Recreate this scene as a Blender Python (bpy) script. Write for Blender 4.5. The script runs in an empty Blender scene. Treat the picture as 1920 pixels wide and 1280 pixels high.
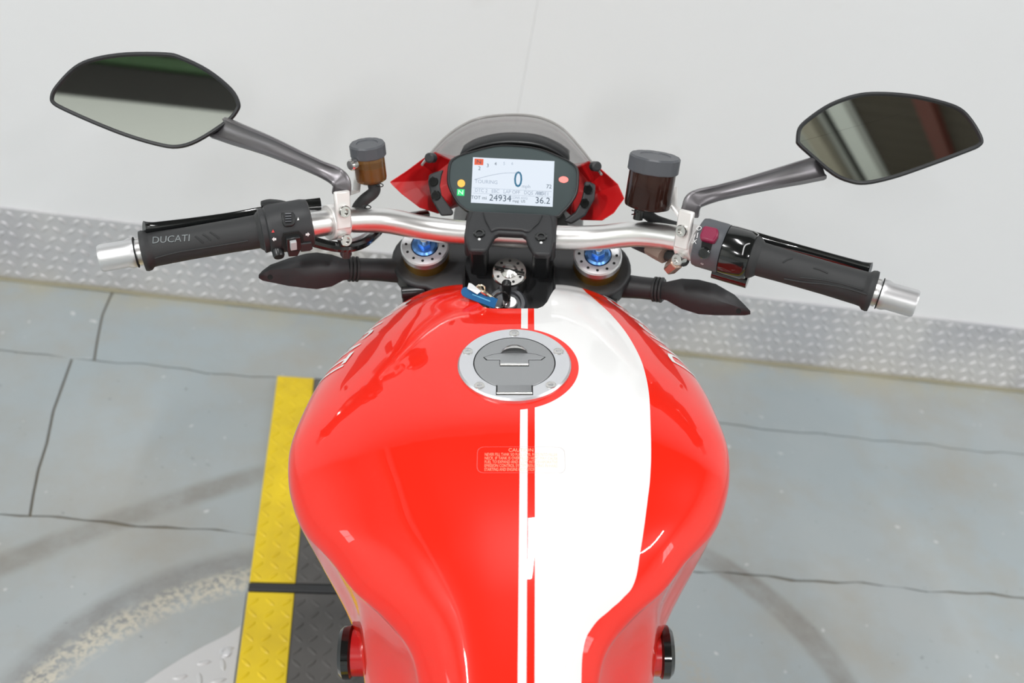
import bpy, bmesh, math, random
import numpy as np
from mathutils import Vector, Matrix, Quaternion
from mathutils.bvhtree import BVHTree
random.seed(7)
SC = bpy.context.scene
COL = SC.collection
V = Vector
# ------------------------------------------------------------------ camera
F = 1900.0                                   # focal length in pixels of a 1920 wide frame
LEAN = math.radians(9.42)                    # the motorcycle leans left on its side stand
PITCH = math.radians(37.0)
PLAT = 0.02                                  # thickness of the steel platform it stands on
BIKE = Matrix.Translation((0, 0, PLAT)) @ Matrix.Rotation(-LEAN, 4, 'Y')   # motorcycle frame -> world
CAM = V((0.003, -0.80, 1.574))               # camera in the motorcycle frame
RIGHT = V((1, 0, 0)); FWD = V((0, math.cos(PITCH), -math.sin(PITCH))); UPV = V((0, math.sin(PITCH), math.cos(PITCH)))
cam_d = bpy.data.cameras.new('camera'); cam = bpy.data.objects.new('camera', cam_d); COL.objects.link(cam)
m = Matrix((( RIGHT.x, UPV.x, -FWD.x, CAM.x), (RIGHT.y, UPV.y, -FWD.y, CAM.y), (RIGHT.z, UPV.z, -FWD.z, CAM.z), (0, 0, 0, 1)))
cam.matrix_world = BIKE @ m
cam_d.sensor_width = 36; cam_d.lens = F / 1920 * 36; cam_d.clip_start = 0.05
cam_d.dof.use_dof = True; cam_d.dof.focus_distance = 1.06; cam_d.dof.aperture_fstop = 5.0
SC.camera = cam
# ------------------------------------------------------------------ world, exposure
w = bpy.data.worlds.new('world'); SC.world = w; w.use_nodes = True
w.node_tree.nodes['Background'].inputs[0].default_value = (0.80, 0.90, 1.0, 1); w.node_tree.nodes['Background'].inputs[1].default_value = 1.0
SC.view_settings.view_transform = 'Standard'; SC.view_settings.look = 'None'; SC.view_settings.gamma = 1
SC.view_settings.use_curve_mapping = False; SC.view_settings.exposure = 0.0
LIGHT = 0.72
# room frame: A along the front wall, N towards it
PSI = math.radians(2.14)
RN = V((-math.sin(PSI), math.cos(PSI), 0)); RT = V((math.cos(PSI), math.sin(PSI), 0))
WALL = 1.349
def room(a, b, z): return RT * a + RN * b + V((0, 0, z))

# ------------------------------------------------------------------ pixels to points
N0 = V((0, .19, .93)); RAKE = math.radians(24.3); U = V((0, -math.sin(RAKE), math.cos(RAKE))); G = V((0, math.cos(RAKE), math.sin(RAKE)))
STEER = Matrix.Translation(N0) @ Matrix.Rotation(-math.radians(3.75), 4, U) @ Matrix.Translation(-N0)
STI = STEER.inverted()
def ray(px, py, st=False):
    d = RIGHT * ((px - 960) / F) + FWD + UPV * ((640 - py) / F)
    if st: return STI @ CAM, STI.to_3x3() @ d
    return CAM.copy(), d
def at(px, py, Y=None, Z=None, X=None, D=None, st=False):
    c, d = ray(px, py, st)
    s = D if D is not None else (Y - c.y) / d.y if Y is not None else (Z - c.z) / d.z if Z is not None else (X - c.x) / d.x
    return c + d * s
def S(px, py, **k): return at(px, py, st=True, **k)         # a point of the steered front end, before steering
def onpl(px, py, P0, n, st=False):
    c, d = ray(px, py, st); return c + d * ((P0 - c).dot(n) / d.dot(n))
def fl(px, py, z=0.0):                                       # floor point in the world
    c = BIKE @ CAM; d = BIKE.to_3x3() @ ray(px, py)[1]
    return c + d * ((z - c.z) / d.z)
def flr(px, py, z=0.0):
    p = fl(px, py, z); return p.dot(RT), p.dot(RN)

# ------------------------------------------------------------------ materials
def mat(name, col, rough=.5, metal=0.0, **k):
    M = bpy.data.materials.new(name); M.use_nodes = True
    b = M.node_tree.nodes['Principled BSDF']
    b.inputs['Base Color'].default_value = (*col, 1); b.inputs['Roughness'].default_value = rough; b.inputs['Metallic'].default_value = metal
    for kk, v in k.items(): b.inputs[kk.replace('_', ' ')].default_value = v
    return M
def nt(M): return M.node_tree.nodes, M.node_tree.links, M.node_tree.nodes['Principled BSDF']
def noise_bump(M, scale, dist, strength=.3, detail=3):
    n, l, b = nt(M); tc = n.new('ShaderNodeTexCoord'); t = n.new('ShaderNodeTexNoise'); t.inputs['Scale'].default_value = scale; t.inputs['Detail'].default_value = detail
    bp = n.new('ShaderNodeBump'); bp.inputs['Distance'].default_value = dist; bp.inputs['Strength'].default_value = strength
    l.new(tc.outputs['Object'], t.inputs['Vector']); l.new(t.outputs[0], bp.inputs['Height']); l.new(bp.outputs[0], b.inputs['Normal'])
    return t
def vary(M, c0, c1, scale, lo=.35, hi=.65, detail=5):
    n, l, b = nt(M); tc = n.new('ShaderNodeTexCoord'); t = n.new('ShaderNodeTexNoise'); t.inputs['Scale'].default_value = scale; t.inputs['Detail'].default_value = detail
    r = n.new('ShaderNodeValToRGB'); r.color_ramp.elements[0].position = lo; r.color_ramp.elements[1].position = hi
    r.color_ramp.elements[0].color = (*c0, 1); r.color_ramp.elements[1].color = (*c1, 1)
    l.new(tc.outputs['Object'], t.inputs['Vector']); l.new(t.outputs[0], r.inputs[0]); l.new(r.outputs[0], b.inputs['Base Color'])
    return r
def emis(name, col, s):
    M = mat(name, (0, 0, 0), .6); b = nt(M)[2]; b.inputs['Emission Color'].default_value = (*col, 1); b.inputs['Emission Strength'].default_value = s; return M
RED = (0.82, 0.017, 0.006); WHITE = (.79, .79, .785)
M_red = mat('red_paint', RED, .32, Specular_IOR_Level=.1, Coat_Weight=1.0, Coat_Roughness=.03)
M_dred = mat('deep_red_paint', (.55, .008, .01), .3, Coat_Weight=.8, Coat_Roughness=.05)
M_black = mat('black_plastic', (.022, .023, .025), .5); noise_bump(M_black, 900, .0004, .25)
M_sblack = mat('satin_black', (.014, .015, .016), .32)
M_gblack = mat('gloss_black', (.008, .009, .009), .12, Coat_Weight=.5)
M_rub = mat('rubber', (.022, .023, .024), .62); noise_bump(M_rub, 700, .0004, .3)
M_tyre = mat('tyre_rubber', (.02, .02, .02), .75)
M_hole = mat('dark_recess', (.004, .004, .004), .8)
M_alu = mat('brushed_aluminium', (.80, .79, .78), .33, 1.0); noise_bump(M_alu, 300, .0002, .15)
M_satin = mat('satin_aluminium', (.72, .72, .73), .42, 1.0)
M_cap = mat('cap_aluminium', (.80, .81, .84), .36, 1.0)
M_lid = mat('lid_grey', (.40, .41, .42), .5, .85); noise_bump(M_lid, 1500, .0003, .3)
M_steel = mat('polished_steel', (.70, .69, .67), .22, 1.0)
M_white_br = mat('white_bracket', (.82, .80, .78), .35, .35)
M_gold = mat('gold_anodised', (.62, .36, .07), .32, 1.0)
M_blue = mat('blue_anodised', (.16, .36, .78), .3, 1.0)
M_stem = mat('mirror_stem_grey', (.20, .19, .20), .38, .85)
M_grey = mat('grey_plastic', (.075, .08, .09), .45)
M_lgrey = mat('light_grey_plastic', (.45, .45, .46), .4)
M_magenta = mat('red_switch', (.22, .012, .05), .3)
M_mark = mat('white_marking', (.75, .75, .75), .6)
M_rmark = mat('red_marking', (.6, .05, .05), .6)
M_letter = mat('white_letter', (.88, .88, .87), .35, Coat_Weight=1.0, Coat_Roughness=.03)
M_emb = mat('embossed_rubber', (.16, .18, .185), .4)
M_decal = mat('decal_print', (.98, .72, .48), .5, Alpha=.5)
M_seat = mat('seat_vinyl', (.02, .02, .022), .6)
M_eng = mat('engine_grey', (.16, .16, .165), .45, .7)
M_mirror = mat('mirror_glass', (.80, .82, .78), .015, 1.0)
M_tagblue = mat('blue_tag', (.012, .10, .26), .25)
M_silverpaper = mat('pale_tag', (.62, .66, .68), .35)
M_brass = mat('ring_metal', (.75, .66, .52), .25, 1.0)
M_brown = mat('brown_connector', (.22, .16, .13), .5)
M_face = mat('dash_glass', (.075, .095, .098), .12, Coat_Weight=.6)
M_amber = mat('amber_reservoir', (.30, .15, .05), .12, Transmission_Weight=.75, IOR=1.4)
M_dark_amber = mat('dark_reservoir', (.05, .018, .012), .1, Transmission_Weight=.55, IOR=1.4)
M_fluid = mat('brake_fluid', (.62, .33, .05), .2)
M_dfluid = mat('dark_fluid', (.10, .03, .012), .2)
M_screen = emis('screen_white', (.82, .90, 1.0), .92)
M_ui = mat('screen_ink', (.02, .05, .09), .6); M_ui2 = mat('screen_pale_ink', (.30, .36, .46), .6); M_ublue = mat('screen_blue_ink', (.01, .12, .22), .6)
M_ured = emis('screen_red', (1, .13, .04), .8)
M_lamp_o = emis('lamp_orange', (1, .50, .08), 1.3); M_lamp_g = emis('lamp_green', (.03, .9, .25), .9); M_lamp_w = emis('lamp_white', (.8, 1, .9), 1.2); M_lamp_r = emis('lamp_red', (1, .25, .22), 1.5)

def screen_mat():
    M = bpy.data.materials.new('smoked_screen'); M.use_nodes = True; n = M.node_tree.nodes; l = M.node_tree.links; n.clear()
    o = n.new('ShaderNodeOutputMaterial'); mx = n.new('ShaderNodeMixShader'); t = n.new('ShaderNodeBsdfTransparent'); g = n.new('ShaderNodeBsdfGlossy')
    t.inputs[0].default_value = (.82, .81, .81, 1); g.inputs['Roughness'].default_value = .05
    fr = n.new('ShaderNodeLayerWeight'); pw = n.new('ShaderNodeMath'); pw.operation = 'POWER'; pw.inputs[1].default_value = 4; ma = n.new('ShaderNodeMath'); ma.operation = 'MULTIPLY_ADD'; ma.inputs[1].default_value = .45; ma.inputs[2].default_value = .03
    l.new(fr.outputs['Facing'], pw.inputs[0]); l.new(pw.outputs[0], ma.inputs[0]); l.new(ma.outputs[0], mx.inputs[0]); l.new(t.outputs[0], mx.inputs[1]); l.new(g.outputs[0], mx.inputs[2]); l.new(mx.outputs[0], o.inputs[0])
    return M
M_flys = screen_mat()

# ------------------------------------------------------------------ mesh helpers
def frame(d):
    d = d.normalized(); a = V((0, 0, 1)) if abs(d.z) < .9 else V((1, 0, 0))
    x = d.cross(a).normalized(); return x, d.cross(x).normalized(), d
def spline(pts, n=8):
    pts = [V(p) for p in pts]; out = []
    for i in range(len(pts) - 1):
        p0 = pts[max(i - 1, 0)]; p1 = pts[i]; p2 = pts[i + 1]; p3 = pts[min(i + 2, len(pts) - 1)]
        for k in range(n):
            t = k / n
            out.append(.5 * ((2 * p1) + (p2 - p0) * t + (2 * p0 - 5 * p1 + 4 * p2 - p3) * t * t + (3 * p1 - p0 - 3 * p2 + p3) * t ** 3))
    out.append(pts[-1]); return out
def tube(bm, pts, r, seg=12, n=8, smooth=True, closed=False, sq=None):
    """sweep a circle (radius r: number or list per control point) along a path; sq=(a,b): scale of the section axes"""
    rs = r if isinstance(r, (list, tuple)) else [r] * len(pts)
    if smooth:
        P = spline([(*p, ) for p in pts], n); R = [rs[min(int(i / n), len(rs) - 2)] * (1 - (i / n) % 1) + rs[min(int(i / n) + 1, len(rs) - 1)] * ((i / n) % 1) if i < len(P) - 1 else rs[-1] for i in range(len(P))]
    else: P = [V(p) for p in pts]; R = rs
    rings = []; x = None
    for i, p in enumerate(P):
        d = (P[min(i + 1, len(P) - 1)] - P[max(i - 1, 0)])
        if d.length < 1e-9: d = V((0, 0, 1))
        d.normalize()
        if x is None: x = frame(d)[0]
        x = (x - d * x.dot(d)).normalized(); y = d.cross(x)
        a, b = sq if sq else (1, 1)
        rings.append([bm.verts.new(p + (x * math.cos(2 * math.pi * k / seg) * a + y * math.sin(2 * math.pi * k / seg) * b) * R[i]) for k in range(seg)])
    for i in range(len(rings) - 1):
        for k in range(seg): bm.faces.new((rings[i][k], rings[i][(k + 1) % seg], rings[i + 1][(k + 1) % seg], rings[i + 1][k]))
    bm.faces.new(rings[0][::-1]); bm.faces.new(rings[-1]); return bm
def lathe(bm, prof, o, d, seg=32, xdir=None, sx=1.0, facet=None):
    """prof: (radius, offset along d) pairs from one end to the other, closed with caps"""
    o = V(o); x, y, d = frame(V(d))
    if xdir is not None: x = (V(xdir) - d * V(xdir).dot(d)).normalized(); y = d.cross(x)
    rings = []
    for r, t in prof:
        rings.append([bm.verts.new(o + d * t + (x * math.cos(2 * math.pi * k / seg) * sx + y * math.sin(2 * math.pi * k / seg)) * max(r * (facet[k % len(facet)] if facet else 1), 1e-5)) for k in range(seg)])
    for i in range(len(rings) - 1):
        for k in range(seg): bm.faces.new((rings[i][k], rings[i][(k + 1) % seg], rings[i + 1][(k + 1) % seg], rings[i + 1][k]))
    bm.faces.new(rings[0][::-1]); bm.faces.new(rings[-1]); return bm
def prism(bm, pts, off):
    pts = [V(p) for p in pts]; off = V(off)
    a = [bm.verts.new(p) for p in pts]; b = [bm.verts.new(p + off) for p in pts]; n = len(pts)
    for i in range(n): bm.faces.new((a[i], a[(i + 1) % n], b[(i + 1) % n], b[i]))
    bm.faces.new(a[::-1]); bm.faces.new(b); return bm
def box(bm, c, ax, ay, az, sx, sy, sz):
    c = V(c); ax = V(ax).normalized() * sx / 2; ay = V(ay).normalized() * sy / 2; az = V(az).normalized() * sz / 2
    return prism(bm, [c - ax - ay - az, c + ax - ay - az, c + ax + ay - az, c - ax + ay - az], az * 2)
def grid(bm, rows, close_u=False):
    vs = [[bm.verts.new(p) for p in r] for r in rows]
    for i in range(len(vs) - 1):
        n = len(vs[i])
        for k in range(n if close_u else n - 1): bm.faces.new((vs[i][k], vs[i][(k + 1) % n], vs[i + 1][(k + 1) % n], vs[i + 1][k]))
    return vs
def closed_smooth(pts, n=5):
    pts = [V(p) for p in pts]; L = len(pts); out = []
    for i in range(L):
        p0, p1, p2, p3 = pts[i - 1], pts[i], pts[(i + 1) % L], pts[(i + 2) % L]
        for k in range(n):
            t = k / n; out.append(.5 * ((2 * p1) + (p2 - p0) * t + (2 * p0 - 5 * p1 + 4 * p2 - p3) * t * t + (3 * p1 - p0 - 3 * p2 + p3) * t ** 3))
    return out
def new(): return bmesh.new()
def obj(name, bm, M, parent=None, st=False, bevel=0, ang=35, bseg=2, smooth=True, label=None, matrix=None, sub=0):
    bmesh.ops.recalc_face_normals(bm, faces=bm.faces)
    if st: bm.transform(STEER)
    if matrix is not None: bm.transform(matrix)
    me = bpy.data.meshes.new(name); bm.to_mesh(me); bm.free()
    for mm in (M if isinstance(M, (list, tuple)) else [M]): me.materials.append(mm)
    o = bpy.data.objects.new(name, me); COL.objects.link(o)
    if smooth:
        me.polygons.foreach_set('use_smooth', [True] * len(me.polygons)); me.set_sharp_from_angle(angle=math.radians(ang))
    if parent is not None: o.parent = parent
    if bevel:
        b = o.modifiers.new('bevel', 'BEVEL'); b.width = bevel; b.segments = bseg; b.limit_method = 'ANGLE'; b.angle_limit = math.radians(40)
    if sub: s_ = o.modifiers.new('sub', 'SUBSURF'); s_.levels = sub; s_.render_levels = sub
    if label: o['label'] = label
    return o
def tag(o, label, cat, group=None, kind=None):
    o['label'] = label
    if cat: o['category'] = cat
    if group: o['group'] = group
    if kind: o['kind'] = kind
    return o
def empty(name, matrix=None):
    o = bpy.data.objects.new(name, None); COL.objects.link(o); o.empty_display_size = .1
    if matrix is not None: o.matrix_world = matrix
    return o
def bvh_of(o):
    dg = bpy.context.evaluated_depsgraph_get(); e = o.evaluated_get(dg); me = e.to_mesh()
    t = BVHTree.FromPolygons([v.co.copy() for v in me.vertices], [tuple(p.vertices) for p in me.polygons]); e.to_mesh_clear(); return t
def hit(tree, px, py):                       # where the pixel's ray meets a part (already steered coordinates)
    c, d = ray(px, py); h = tree.ray_cast(c, d.normalized()); return (h[0], h[1]) if h[0] is not None else (None, None)
def text_geo(s, size, align='CENTER'):
    cu = bpy.data.curves.new('t', 'FONT'); cu.body = s; cu.size = size; cu.align_x = align; cu.align_y = 'CENTER'; cu.resolution_u = 3
    o = bpy.data.objects.new('t', cu); COL.objects.link(o); dg = bpy.context.evaluated_depsgraph_get(); e = o.evaluated_get(dg); me = e.to_mesh()
    vs = [v.co.copy() for v in me.vertices]; fs = [tuple(p.vertices) for p in me.polygons]; e.to_mesh_clear()
    bpy.data.objects.remove(o); bpy.data.curves.remove(cu); return vs, fs
def text(bm, s, size, f, align='CENTER', sx=1.0):
    vs, fs = text_geo(s, size, align); nv = [bm.verts.new(f(v.x * sx, v.y)) for v in vs]
    for q in fs:
        try: bm.faces.new([nv[i] for i in q])
        except ValueError: pass
    return bm
def unsteer(p): return STI @ p

# ================================================================== THE ROOM
def wall_mat():
    M = mat('painted_wall', (.79, .797, .81), .55); r = vary(M, (.79, .797, .81), (.755, .76, .77), .9, .35, .75, 6); n, l, b = nt(M)
    tc = n.new('ShaderNodeTexCoord'); t = n.new('ShaderNodeTexNoise'); t.inputs['Scale'].default_value = 5; t.inputs['Detail'].default_value = 4
    r2 = n.new('ShaderNodeValToRGB'); r2.color_ramp.elements[0].position = .66; r2.color_ramp.elements[0].color = (0, 0, 0, 1); r2.color_ramp.elements[1].position = .85; r2.color_ramp.elements[1].color = (.5, .5, .5, 1)
    mx = n.new('ShaderNodeMix'); mx.data_type = 'RGBA'; mx.inputs['B'].default_value = (.55, .53, .50, 1)
    l.new(tc.outputs['Object'], t.inputs['Vector']); l.new(t.outputs[0], r2.inputs[0]); l.new(r2.outputs[0], mx.inputs['Factor']); l.new(r.outputs[0], mx.inputs['A']); l.new(mx.outputs['Result'], b.inputs['Base Color'])
    return M
M_wall = wall_mat()
M_wall2 = mat('plain_wall', (.74, .75, .71), .7)
M_dark = mat('dark_cladding', (.02, .018, .015), .6)
M_roof = mat('roof_sheet', (.62, .62, .58), .55)
M_brownroof = mat('brown_roof_boards', (.06, .045, .03), .7)
M_green = mat('green_beam', (.05, .11, .04), .5)
M_seam = mat('seam_shadow', (.35, .34, .33), .8)

def struct(name, bm, M, **k):
    o = obj(name, bm, M, **k); o['kind'] = 'structure'; return o
AX0, AX1, BX0, HT = -5.2, 5.8, -10.0, 4.3
def slab3(bm, a0, a1, b0, b1, z0, z1):
    return prism(bm, [room(a0, b0, z0), room(a1, b0, z0), room(a1, b1, z0), room(a0, b1, z0)], V((0, 0, z1 - z0)))
# front wall: two painted panels that meet in a hairline joint
SEAM = None
c0 = BIKE @ CAM; dd = BIKE.to_3x3() @ ray(985, 130)[1]; SEAM = (c0 + dd * ((WALL - c0.dot(RN)) / dd.dot(RN))).dot(RT)
wf = struct('wall_front', slab3(new(), AX0, AX1, WALL + .012, WALL + .1, 0, HT), M_wall)
for a0, a1 in ((AX0, SEAM - .0002), (SEAM + .0002, AX1)):
    obj('wall_panel', slab3(new(), a0, a1, WALL, WALL + .013, 0, HT), M_wall, wf)
struct('wall_left', slab3(new(), AX0 - .1, AX0, BX0, WALL + .1, 0, HT), M_wall2)
struct('wall_right', slab3(new(), AX1, AX1 + .1, BX0, WALL + .1, 0, HT), M_wall2)
wb = struct('wall_back', slab3(new(), AX0, AX1, BX0 - .1, BX0, 0, HT), M_wall2)
ZD = 3.02                                     # pale wall below, dark cladding and a green beam above
obj('upper_cladding', slab3(new(), AX0, AX1, BX0, BX0 + .03, ZD, HT), M_dark, wb)
obj('steel_beam', slab3(new(), AX0, AX1, BX0 + .03, BX0 + .16, ZD + .36, ZD + .47), M_green, wb)
def window(name, a, b0, b1, z0, z1, sgn, nb):
    o = struct(name, slab3(new(), min(a, a + sgn * .05), max(a, a + sgn * .05), b0 - .05, b1 + .05, z0 - .05, z1 + .05), M_wall2)
    for k in range(nb):
        q0 = b0 + (b1 - b0) * k / nb + .015; q1 = b0 + (b1 - b0) * (k + 1) / nb - .015
        obj('pane', slab3(new(), min(a + sgn * .045, a + sgn * .055), max(a + sgn * .045, a + sgn * .055), q0, q1, z0, z1), M_day, o)
    return o
M_day = emis('frosted_daylight', (.92, .97, 1.0), 5.0)
window('window_1', AX0, -1.0, -.25, 1.5, 2.5, 1, 2)
window('window_2', AX1, -2.5, -1.6, 2.4, 3.5, -1, 3)

# ceiling: corrugated sheets over the front, dark boards over the right rear, steel beams
bm = new(); rows = []
a = AX0
while a <= AX1 + .01:
    for da, dz in ((0, 0), (.03, 0), (.045, .03), (.075, .03), (.09, 0)): rows.append([room(a + da, BX0, HT + dz), room(a + da, WALL + .1, HT + dz)])
    a += .1
grid(bm, rows)
ceil = struct('ceiling', bm, M_roof, smooth=False)
bm = slab3(new(), AX0, AX1, BX0, WALL + .1, HT + .05, HT + .12); obj('roof_deck', bm, M_dark, ceil)
AS = -2.56                                    # pale sheets to the left of this line, dark boards to the right
nb_b = 46
for k in range(nb_b):
    q0 = BX0 + (WALL - BX0) * k / nb_b; q1 = BX0 + (WALL - BX0) * (k + 1) / nb_b
    obj('ceiling_board', slab3(new(), AS, AX1, q0 + .004, q1 - .004, HT - .03, HT - .005), M_brownroof, ceil)
for a0, a1, dz, M_ in ((AS - .19, AS - .01, .10, M_wall2), (AS - .30, AS - .26, .06, M_dark), (AS - .62, AS - .46, .08, mat('beige_beam', (.45, .40, .32), .6)), (AS + .62, AS + .76, .09, mat('red_brown_beam', (.13, .03, .02), .6))):
    obj('ceiling_beam', slab3(new(), a0, a1, BX0, WALL, HT - dz - .02, HT - .001), M_, ceil)

# floor: painted concrete slabs with open joints on a dark bed
def floor_mat():
    M = mat('painted_concrete', (.36, .40, .42), .5); n, l, b = nt(M)
    tc = n.new('ShaderNodeTexCoord')
    def noise(sc, det=5, rough=.55):
        t = n.new('ShaderNodeTexNoise'); t.inputs['Scale'].default_value = sc; t.inputs['Detail'].default_value = det; t.inputs['Roughness'].default_value = rough; l.new(tc.outputs['Object'], t.inputs['Vector']); return t.outputs[0]
    def ramp(inp, p0, p1, v0=0, v1=1):
        m_ = n.new('ShaderNodeMapRange'); m_.inputs['From Min'].default_value = p0; m_.inputs['From Max'].default_value = p1; m_.inputs['To Min'].default_value = v0; m_.inputs['To Max'].default_value = v1; l.new(inp, m_.inputs['Value']); return m_.outputs[0]
    def mixc(fac, A, B):
        x = n.new('ShaderNodeMix'); x.data_type = 'RGBA'
        l.new(fac, x.inputs['Factor'])
        for s, val in (('A', A), ('B', B)):
            if isinstance(val, tuple): x.inputs[s].default_value = (*val, 1)
            else: l.new(val, x.inputs[s])
        return x.outputs['Result']
    def mul(a_, b_):
        x = n.new('ShaderNodeMath'); x.operation = 'MULTIPLY'; l.new(a_, x.inputs[0])
        if isinstance(b_, (int, float)): x.inputs[1].default_value = b_
        else: l.new(b_, x.inputs[1])
        return x.outputs[0]
    c = mixc(ramp(noise(1.3, 6), .35, .7), (.335, .385, .405), (.40, .425, .425))
    c = mixc(ramp(noise(3.2, 8, .65), .45, .70, 0, .75), c, (.345, .325, .28))        # brown grime
    c = mixc(ramp(noise(60, 2), .70, .78, 0, .6), c, (.16, .17, .17))               # dark specks
    c = mixc(ramp(noise(38, 1), .74, .78, 0, .8), c, (.62, .64, .63))               # pale chips
    dt = n.new('ShaderNodeVectorMath'); dt.operation = 'DOT_PRODUCT'; dt.inputs[1].default_value = tuple(RN); l.new(tc.outputs['Object'], dt.inputs[0])
    c = mixc(mul(ramp(dt.outputs['Value'], WALL - .13, WALL - .01, 0, .9), ramp(noise(7, 6, .7), .38, .6)), c, (.40, .385, .30))
    def arc(P, wdt, col, soft, amount, speck=None):                                 # tyre mark: ring through three floor points
        nonlocal c
        (x1, y1), (x2, y2), (x3, y3) = [(fl(*p).x, fl(*p).y) for p in P]
        A_ = np.array([[x2 - x1, y2 - y1], [x3 - x1, y3 - y1]]) * 2; bb = np.array([x2 ** 2 - x1 ** 2 + y2 ** 2 - y1 ** 2, x3 ** 2 - x1 ** 2 + y3 ** 2 - y1 ** 2]); cx, cy = np.linalg.solve(A_, bb)
        r = math.hypot(x1 - cx, y1 - cy)
        sub = n.new('ShaderNodeVectorMath'); sub.operation = 'DISTANCE'; sp = n.new('ShaderNodeVectorMath'); sp.operation = 'MULTIPLY'; sp.inputs[1].default_value = (1, 1, 0)
        l.new(tc.outputs['Object'], sp.inputs[0]); l.new(sp.outputs[0], sub.inputs[0]); sub.inputs[1].default_value = (cx, cy, 0)
        ab = n.new('ShaderNodeMath'); ab.operation = 'SUBTRACT'; ab.inputs[1].default_value = r; l.new(sub.outputs['Value'], ab.inputs[0])
        ab2 = n.new('ShaderNodeMath'); ab2.operation = 'ABSOLUTE'; l.new(ab.outputs[0], ab2.inputs[0])
        f = ramp(ab2.outputs[0], wdt, wdt - soft); f = mul(f, ramp(noise(9, 6, .7), .3, .6, .25, 1)); f = mul(f, amount)
        # keep the mark to its own stretch of floor
        ex = 1.0
        sepx = n.new('ShaderNodeSeparateXYZ'); l.new(tc.outputs['Object'], sepx.inputs[0])
        xs = [x1, x2, x3]; lo = ramp(sepx.outputs[0], min(xs) - .12, min(xs) + .02); hi = ramp(sepx.outputs[0], max(xs) + .12, max(xs) - .02); f = mul(mul(f, lo), hi)
        if speck: f = mul(f, ramp(noise(90, 2, .6), .42, .55))
        c = mixc(f, c, col)
    arc([(-60, 1085), (250, 965), (470, 895)], .035, (.235, .225, .20), .02, .75)
    arc([(40, 1280), (250, 1130), (470, 1060)], .05, (.20, .195, .185), .025, .75)
    arc([(60, 1290), (250, 1160), (470, 1085)], .035, (.62, .58, .47), .02, .95, True)
    arc([(1350, 1060), (1450, 1130), (1590, 1290)], .036, (.235, .225, .205), .015, .85)
    arc([(1215, 1170), (1290, 1240), (1330, 1300)], .04, (.40, .38, .33), .03, .7, True)
    l.new(c, b.inputs['Base Color']); bp = n.new('ShaderNodeBump'); bp.inputs['Strength'].default_value = .15; bp.inputs['Distance'].default_value = .003; l.new(noise(25, 6), bp.inputs['Height']); l.new(bp.outputs[0], b.inputs['Normal'])
    l.new(ramp(noise(6, 4), .3, .7, .38, .6), b.inputs['Roughness'])
    return M
M_floor = floor_mat(); M_bed = mat('joint_dirt', (.20, .18, .14), .9)
floor = struct('floor', slab3(new(), AX0, AX1, BX0, WALL + .02, -.1, -.005), M_bed)
def wob(t, s): return .0035 * math.sin(23 * t + s) + .0025 * math.sin(61 * t + 2 * s) + .0015 * math.sin(139 * t + 3 * s)
rowsb = [WALL - .004, 1.07, .59, -.55, -1.7, -2.9, -4.2, -5.6, BX0]
def crack(pts, b1, b0):                       # polyline between two joints, as (b, a) samples
    q = sorted([flr(*p)[::-1] for p in pts]); return [(b0, q[0][1])] + [z for z in q if b0 + .02 < z[0] < b1 - .02] + [(b1, q[-1][1])]
cr1 = crack([(179, 669), (182, 640), (188, 610), (192, 590), (205, 560)], rowsb[0], rowsb[1])
cr2 = crack([(135, 672), (118, 720), (100, 770), (88, 830), (72, 880), (62, 930), (55, 968)], rowsb[1], rowsb[2])
for i in range(len(rowsb) - 1):
    b1, b0 = rowsb[i], rowsb[i + 1]
    cracks = {0: [cr1], 1: [cr2], 2: []}.get(i, [])
    plain = [] if i < 3 else [-2.1 + .7 * (i % 2), 1.6 - .5 * (i % 2)]
    cuts = sorted([('c', c_, np.mean([x[1] for x in c_])) for c_ in cracks] + [('p', x, x) for x in plain], key=lambda q: q[2])
    edges = [('p', AX0, AX0)] + cuts + [('p', AX1, AX1)]
    for j in range(len(edges) - 1):
        def side(e, sg):                      # edge points from b0 to b1
            if e[0] == 'c': return [(x[1] + sg * .0022, x[0]) for x in e[1]]
            return [(e[1] + sg * .002, b0), (e[1] + sg * .002, b1)]
        Ls, Rs = side(edges[j], 1), side(edges[j + 1], -1)
        def joint(a0, a1, b_, s, sg):
            n_ = max(int((a1 - a0) / .05), 1); return [(a0 + (a1 - a0) * k / n_, b_ + sg * .0022 + (wob(a0 + (a1 - a0) * k / n_, s) if 0 < k < n_ else 0)) for k in range(n_ + 1)]
        bot = joint(Ls[0][0], Rs[0][0], b0, i + 1, 1); top = joint(Ls[-1][0], Rs[-1][0], b1, i, -1)
        poly = bot + Rs[1:-1] + top[::-1] + Ls[1:-1][::-1]
        obj('concrete_slab', prism(new(), [room(a_, b_, -.03) for a_, b_ in poly], (0, 0, .03)), M_floor, floor, bevel=.0015, smooth=False)

# tread plate helper: lens shaped lugs in alternating directions
def lugs(bm, cells, L, W, H, fr):
    """cells: (u, v, angle); fr(u, v, h) -> world point"""
    for u, v, an in cells:
        ca, sa = math.cos(an), math.sin(an)
        def P(x, y, h): return fr(u + x * ca - y * sa, v + x * sa + y * ca, h)
        base = [bm.verts.new(P(x, y, 0)) for x, y in ((-L, 0), (-L * .45, -W), (L * .45, -W), (L, 0), (L * .45, W), (-L * .45, W))]
        top = [bm.verts.new(P(x, y, H)) for x, y in ((-L * .6, 0), (-L * .3, -W * .45), (L * .3, -W * .45), (L * .6, 0), (L * .3, W * .45), (-L * .3, W * .45))]
        for k in range(6): bm.faces.new((base[k], base[(k + 1) % 6], top[(k + 1) % 6], top[k]))
        bm.faces.new(top)
    return bm
M_tread = mat('tread_aluminium', (.66, .65, .66), .42, .6); vary(M_tread, (.58, .58, .61), (.72, .71, .71), 4)
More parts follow.
